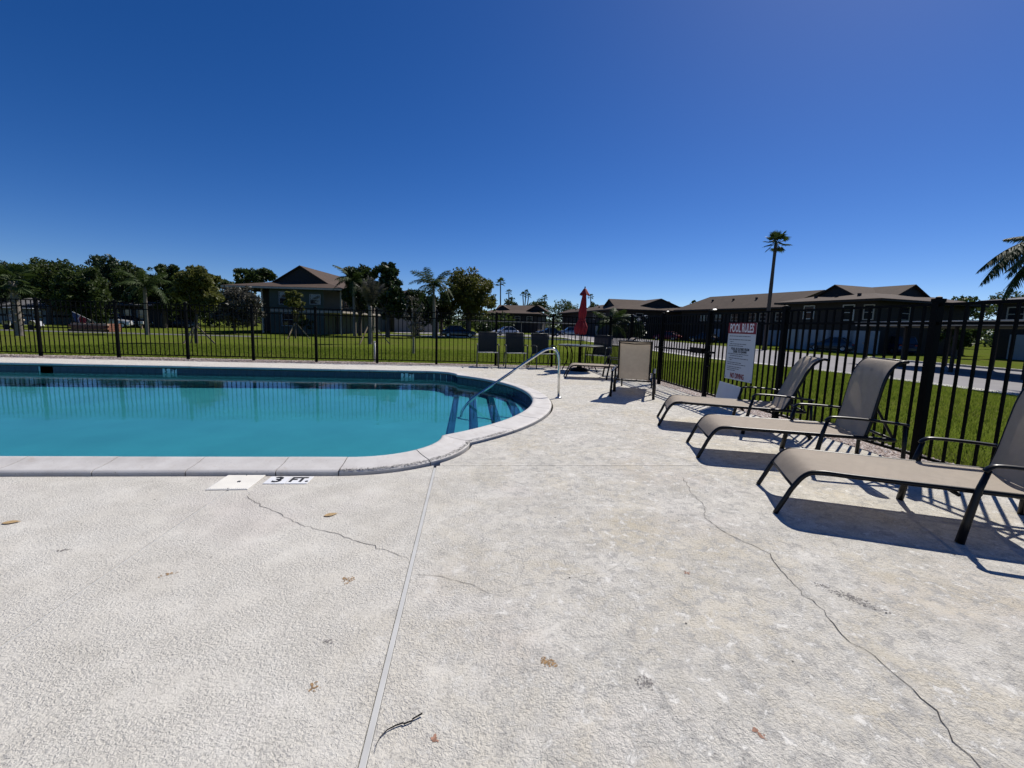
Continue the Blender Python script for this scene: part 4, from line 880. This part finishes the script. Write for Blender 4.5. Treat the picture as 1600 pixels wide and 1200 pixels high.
def tree(px, base_py, D, top_py, crown_px, crown_low_py, mat, label, n=5200, leaf=.20, nb=26, bark='bark_dark', group=None, shape=1.0, name='oak_tree', trunk_r=.22, lean=0, cat='tree', off=0, sparse=.55):
    Pb = at_d(px, 500, D); zg = terrain(Pb.x, Pb.y); T = at_d(px+off, top_py, D); Lo = at_d(px+off, crown_low_py, D); cw = crown_px/FPX*D/2
    th = empty(name, (Pb.x, Pb.y, zg), 0, label, cat, group); zt, zl = T.z-zg, Lo.z-zg; ox, oy = T.x-Pb.x, T.y-Pb.y; ch = (zt-zl)/2; cz = (zt+zl)/2
    blobs = []; lobes = []; nl = max(5, nb//6)
    for i in range(nl):                              # main lobes, then clumps over their surface
        a = i*2.39996+random.uniform(-.4, .4); h = -.9+1.8*(i+.5)/nl+random.uniform(-.15, .15); env = math.sqrt(max(.12, 1-abs(h)**2.2*(.9 if h > 0 else .6*shape))); r = random.uniform(.42, .58)
        q = (1-r)*env*random.uniform(.7, 1.0); lobes.append((math.cos(a)*q, math.sin(a)*q, h*(1-r*.85), r))
    for i in range(nb*2):
        lx, ly, lz, lr = random.choice(lobes); d = Vector((random.gauss(0, 1), random.gauss(0, 1), random.gauss(.25, 1))).normalized()*lr*random.uniform(.55, .95); r = random.uniform(.13, .25)
        blobs.append((ox+(lx+d.x)*cw, oy+(ly+d.y)*cw, cz+min(1-r, max(-1+r*.5, lz+d.z))*ch, r*min(cw, ch*1.4)))
    V, F = leaf_cloud(blobs, n, leaf, shell=sparse); objm('crown', npmesh('crown', V, F, mat), th)
    b = MB(); hub = Vector((ox*.5, oy*.5, max(zl*.9, zt*.28))); b.tube(smooth_path([(0, 0, -.3), (lean*.2, 0, hub.z*.5), hub], 4), [trunk_r*1.25]+[trunk_r*(1.1-.04*i) for i in range(8)], 9)
    b.obj('trunk', bark, th, smooth=True); lb = MB()
    for bl in random.sample(blobs, min(nb, 11)):
        c = Vector(bl[:3]); mid = hub.lerp(c, .5)+Vector((random.uniform(-.3, .3), random.uniform(-.3, .3), .3)); lb.tube([hub, mid, c], [trunk_r*.55, trunk_r*.3, trunk_r*.1], 6)
    lb.obj('limbs', bark, th, smooth=True); return th
G1 = 'big oaks behind the lawn on the left'
for (px, D, top, cw, low, mat, lb, n) in (
    (-20, 62, 402, 90, 478, 'leaf_dark', 'dark oak at the far left edge, above the leaning palm', 5200), (78, 60, 401, 104, 474, 'leaf_oak', 'broad rounded oak behind the low grey-roofed house', 6500),
    (126, 52, 409, 84, 492, 'leaf_oak', 'dark low-hanging oak directly above the flag', 6000), (168, 66, 394, 78, 470, 'leaf_dark', 'tallest oak of the left grove, with a flat layered top', 5500),
    (216, 64, 404, 76, 484, 'leaf_oak', 'oak behind the queen palm at the right end of the grove', 5200), (256, 60, 406, 64, 486, 'leaf_oak', 'oak between the queen palm and the braced olive-green tree', 4600), (30, 66, 408, 84, 484, 'leaf_dark', 'oak just right of the leaning palm crown', 5000), (300, 66, 420, 90, 486, 'leaf_oak', 'oak directly behind the braced olive-green tree', 5000)):
    tree(px, 515, D, top, cw, low+16, mat, lb, int(n*1.7), .19, 60, group=G1, trunk_r=.35, shape=.3)
tree(398, 515, 92, 415, 76, 452, 'leaf_oak', 'leafy treetop rising behind the grey-green block', 6500, .24, 46, sparse=.4)
tree(356, 515, 96, 432, 60, 470, 'leaf_oak', 'low treetop behind the porch end of the grey-green block', 2600, .26, 18)
tree(366, 515, 47, 446, 92, 516, 'leaf_greyed', 'grey-leaved drooping shrub tree in front of the porch', 8000, .15, 56, name='shrub_tree', trunk_r=.12)
tree(562, 515, 52, 409, 66, 490, 'leaf_dark', 'dark green tree left of the magnolia', 9000, .17, 60)
tree(606, 515, 50, 404, 62, 506, 'leaf_dark', 'tall glossy magnolia with dark clustered leaves', 10000, .20, 64, name='magnolia_tree')
tree(732, 520, 58, 417, 96, 505, 'leaf_yellow', 'large round yellow-green tree in the middle distance', 15000, .17, 80, trunk_r=.35, name='round_tree', shape=.4)
tree(690, 520, 62, 450, 60, 512, 'leaf_dark', 'dark tree behind the queen palm, left of the round tree', 3200, .22, 20)
tree(652, 520, 60, 452, 74, 512, 'leaf_dark', 'dark tree in front of the pale block, left of the queen palm', 6500, .18, 52)
G2 = 'far trees behind the middle roofs'
for (px, D, top, cw, low, lb) in ((800, 170, 462, 34, 482, 'small far tree under the tall thin palms'), (845, 165, 465, 44, 484, 'far rounded tree behind the two-gabled roof'), (882, 170, 466, 60, 486, 'far broad tree left of the umbrella top'), (1085, 150, 467, 20, 486, 'small far tree between the two roofs left of the sign'), (1496, 84, 463, 104, 520, 'far tree beside the near fence post'), (1580, 110, 452, 80, 490, 'far tree behind the grey roof at the right edge'), (930, 180, 470, 26, 488, 'small far tree just right of the umbrella top')):
    tree(px, 515, D, top, cw, max(low, 506), 'leaf_oak', lb, 3200, .30, 48, group=G2, shape=.2)
def braces(th, r, zt, n=3, a0=.3):
    for i in range(n):
        a = a0+i*2*math.pi/n; b = MB(); b.bar((r*math.cos(a), r*math.sin(a), -.05), (.12*math.cos(a), .12*math.sin(a), zt), .05, .08); b.obj('brace', 'wood_stake', th)
t1 = tree(305, 530, 27.5, 411, 82, 486, 'leaf_olive', 'feathery olive-green young tree held by wooden braces', 11000, .105, 42, name='braced_tree', trunk_r=.09, shape=.7); braces(t1, 1.0, 1.0)
t2 = tree(461, 520, 40, 446, 40, 500, 'leaf_olive', 'slim young tree with braces in front of the grey-green wall', 2600, .12, 18, name='braced_tree', trunk_r=.07); braces(t2, 1.2, 1.3)
t3 = tree(646, 545, 20, 458, 40, 525, 'leaf_greyed', 'thin almost bare young tree just beyond the far fence', 420, .06, 22, name='bare_young_tree', trunk_r=.05, sparse=.2, bark='bark_grey')
tree(1502, 545, 40, 500, 60, 548, 'leaf_oak', 'rounded dark bush beyond the second lawn under the right block', 2600, .16, 18, name='bush', trunk_r=.1, cat='bush')
tree(985, 540, 46, 490, 60, 530, 'leaf_dark', 'dark shrub with white blossom tips beyond the corner of the fence', 2600, .14, 20, name='flowering_shrub', trunk_r=.1, cat='bush')
sh = [o for o in COL.objects if o.name.startswith('flowering_shrub')][0]
V, F = leaf_cloud([(random.uniform(-1.6, 1.6), random.uniform(-1.2, .2), random.uniform(2.1, 3.1), .25) for _ in range(14)], 320, .055); objm('blossoms', npmesh('blossoms', V, F, 'petal_white'), sh)
tree(470, 515, 48, 496, 44, 515, 'leaf_dark', 'low dark hedge bush against the grey-green wall', 1800, .13, 16, name='bush', trunk_r=.06, cat='bush')
tree(760, 520, 52, 506, 36, 523, 'leaf_dark', 'low dark bush between the black car and the white car', 1500, .14, 12, name='bush', trunk_r=.06, cat='bush')

# ------------------------------------------------------------------ palms
def feather_frond(L, droop, n=30, leafl=.55, mat='leaf_palm', hang=.5):
    """pinnate frond growing along +x, arching down"""
    V = []; F = []; P = [Vector((L*(f-.12*f*f*droop), 0, L*(.55*f-1.05*droop*f*f))) for f in lin(0, 1, n+1)]
    b = MB(); b.tube(P, [.03*(1-.85*i/n)+.003 for i in range(n+1)], 4, squash=.7)
    for i in range(2, n+1):
        f = i/n; t_ = (P[i]-P[i-1]).normalized(); ll = leafl*(math.sin(math.pi*min(1, f*.92+.06))**.6)
        for s in (-1, 1):
            for k in range(2):
                dirv = (t_*random.uniform(.35, .8)+Vector((0, s, 0))*random.uniform(.6, 1)+Vector((0, 0, -hang*random.uniform(.4, 1.6)+.25*(k)))).normalized(); o = P[i-1].lerp(P[i], random.random()); tip = o+dirv*ll*random.uniform(.75, 1.1); tip.z -= .18*ll*hang
                wv = t_*(.028 if n < 60 else .017)*(L/2.5)**.5; md = o.lerp(tip, .55)+Vector((0, 0, .05*ll)); b.add([o-wv, o+wv, md+wv*1.1, md-wv*1.1, tip], [(0, 1, 2, 3), (3, 2, 4)])
    return b.mesh('frond', mat, False)
def fan_frond(L, seg=18, stem=.5, mat='leaf_palm'):
    b = MB(); b.tube([(0, 0, 0), (stem*L*.5, 0, .06*L), (stem*L, 0, .04*L)], [.025*L, .018*L, .012*L], 5); c = Vector((stem*L, 0, .04*L))
    for i in range(seg):
        a = R(-105+210*i/(seg-1)); r = L*(1-stem)*(1-.25*abs(i/(seg-1)-.5)*2)*random.uniform(.85, 1.1); d = Vector((math.cos(a), math.sin(a), .05)); e = Vector((-math.sin(a), math.cos(a), 0))*L*.035
        md = c+d*r*.6+Vector((0, 0, -.04*L)); tip = c+d*r+Vector((0, 0, -.26*r)); b.add([c, md-e, tip, md+e], [(0, 1, 2, 3)])
    return b.mesh('frond', mat)
def palm(px, D, crown_py, L, label, kind='feather', nf=16, tr=.16, lean_px=0, bark='bark_grey', group=None, name='palm_tree', boots=False, mat='leaf_palm', leafl=.55, droops=(.5, .75, 1.0), base=None, el=(-35, 75), size=1):
    Pb = at_d(px+lean_px, 500, D) if base is None else Vector(base); zg = terrain(Pb.x, Pb.y); T = at_d(px, crown_py, D) if base is None else Vector((Pb.x, Pb.y, crown_py))
    th = empty(name, (Pb.x, Pb.y, zg), 0, label, 'palm', group); t_ = Vector((T.x-Pb.x, T.y-Pb.y, T.z-zg)); b = MB()
    pts = [Vector((t_.x*f**1.6, t_.y*f**1.6, -.2+(t_.z+.2)*f)) for f in lin(0, 1, 15)]; b.tube(pts, [tr*(1.25-.45*f+(.04*math.sin(f*70)))*(1.35 if f < .04 else 1) for f in lin(0, 1, 15)], 9); b.obj('trunk', bark, th, smooth=True)
    if boots:
        bb = MB()
        for i in range(46):
            f = .18+.8*i/46; a = i*2.4; q = Vector((t_.x*f**1.6, t_.y*f**1.6, t_.z*f)); bb.bar(q+Vector((tr*.75*math.cos(a), tr*.75*math.sin(a), 0)), q+Vector((tr*1.5*math.cos(a), tr*1.5*math.sin(a), .2)), .09, .03)
        bb.obj('leaf_bases', 'bark_grey', th)
    ms = [feather_frond(L, d, 24 if base is None else 95, leafl, mat, .5 if base is None else 1.0) for d in droops] if kind == 'feather' else [fan_frond(L, mat=mat) for _ in range(3)]
    for i in range(nf):
        a = i*2.39996+random.uniform(-.2, .2); f = (i+.5)/nf; e = R(el[0]+(el[1]-el[0])*f+random.uniform(-8, 8)); s = random.uniform(.85, 1.1)*size
        objm('frond', ms[min(2, int((1-f)*3))], th, t_+Vector((0, 0, random.uniform(-.1, .1))), (random.uniform(-.3, .3), -e*(.55 if kind == 'feather' else 1), a), (s, s, s))
    return th
palm(1212, 45, 382, 1.42, 'tall single fan palm with a small crown above the brown roofs on the right', 'fan', 22, .17, -13, 'bark_dark', el=(-40, 80))
palm(18, 31, 440, 1.5, 'leaning cabbage palm with pale bark at the far left', 'fan', 16, .20, 11, boots=True)
palm(226, 38, 448, 2.4, 'queen palm with pale trunk in front of the left oak grove', 'feather', 15, .15, 3, leafl=.6)
palm(677, 52, 446, 3.1, 'queen palm with arching fronds left of the round tree', 'feather', 17, .17, 2, leafl=.8)
pt = palm(578, 34, 478, 2.4, 'brownish-grey transplanted palm held by long wooden braces', 'feather', 15, .16, 0, leafl=.55, mat='leaf_greyed', el=(70, 130), droops=(.15, .25, .4), name='braced_palm', size=.85); braces(pt, 1.5, 1.5, 3, .2)
palm(552, 50, 440, 2.6, 'dark queen palm standing left of the magnolia', 'feather', 15, .15, 2, leafl=.7)
palm(956, 30, 506, 1.5, 'small yellow-green palm just outside the fence corner', 'feather', 12, .09, 0, leafl=.4)
pe = palm(0, 0, 4.05, 2.9, 'palm at the right edge whose fronds hang into the photo', 'feather', 20, .17, leafl=.55, base=tuple(at_d(1668, 500, 15))[:2]+(0,), el=(-25, 70), droops=(.55, .7, .85), size=.62)
mf = [feather_frond(3.4, d, 110, .62, 'leaf_palm', 1.1) for d in (.86, .98)]
for k_, (a_, e_, sc_) in enumerate(((177, 3, 1.06), (187, 12, .98), (166, 9, .9), (196, -4, .9), (172, -14, .85), (182, 20, .9))): objm('frond', mf[k_ % 2], pe, (0, 0, 4.05-terrain(pe.location.x, pe.location.y)), (.1, -R(e_), R(a_)), (sc_, sc_, sc_))
G3 = 'tiny far palms on the skyline'
for (px, D, py, lb, ln) in ((782, 150, 443, 'tallest far palm beside the round tree', 0), (795, 160, 457, 'short far palm above the small far tree', 0), (822, 170, 458, 'slanting far palm, right of the other thin far palms', -4), (817, 171, 461, 'left small head of the slanting far palm cluster', 2), (826, 172, 463, 'right small head of the slanting far palm cluster', -5), (923, 175, 464, 'far palm head just right of the umbrella top', 0), (851, 168, 466, 'far palm head rising from the tree behind the two-gabled roof', 0)):
    palm(px, D, py, 2.2 if px == 782 else 1.5, lb, 'fan', 12, .22, ln, 'bark_dark', group=G3)
# white marker stake at the far fence
P = Vector((-2.85, 14.05, terrain(-2.85, 14.05))); th = empty('marker_stake', P, 0, 'white upright pipe stake just outside the far fence', 'stake'); b = MB(); b.tube([(0, 0, -.1), (0, 0, .62)], .028, 10); b.obj('pipe', 'trim_white', th, smooth=True); b = MB(); b.lathe([(.034, .60), (.034, .635), (.01, .645)], (0, 0, 0), 10); b.obj('cap', 'trim_white', th)
th = empty('mailbox_post', gp(222, 515), 0, 'small white box on a short post at the lawn edge beside the queen palm', 'post box'); b = MB(); b.box((0, 0, .75), (.5, .3, .3)); b.obj('box', 'trim_white', th, bevel=.03); b = MB(); b.box((0, 0, .3), (.1, .1, .6)); b.obj('post', 'wood_stake', th)

# ------------------------------------------------------------------ far wood on the horizon: one mass
wb = []
for i in range(900):
    a = R(random.uniform(-68, 72)); D = random.uniform(175, 215); r = random.uniform(1.8, 3.0); wb.append((D*math.sin(a+YAW), D*math.cos(a+YAW), random.uniform(0, 4.6), r))
for (p0, p1, D0, D1, hmax, cnt) in ((-160, 400, 72, 84, 4.6, 420), (620, 800, 92, 104, 3.2, 70), (1440, 1720, 96, 112, 2.6, 90), (1040, 1130, 130, 140, 3.0, 30)):
    for i in range(cnt): q = at_d(random.uniform(p0, p1), 500, random.uniform(D0, D1)); wb.append((q.x, q.y, random.uniform(.2, hmax), random.uniform(1.0, 1.8)))
V, F = leaf_cloud(wb, 75000, .42, shell=.3); o = objm('distant_wood', npmesh('distant_wood', V, F, 'leaf_oak')); tag(o, 'low dark band of far woods along the horizon', 'woods', kind='stuff')
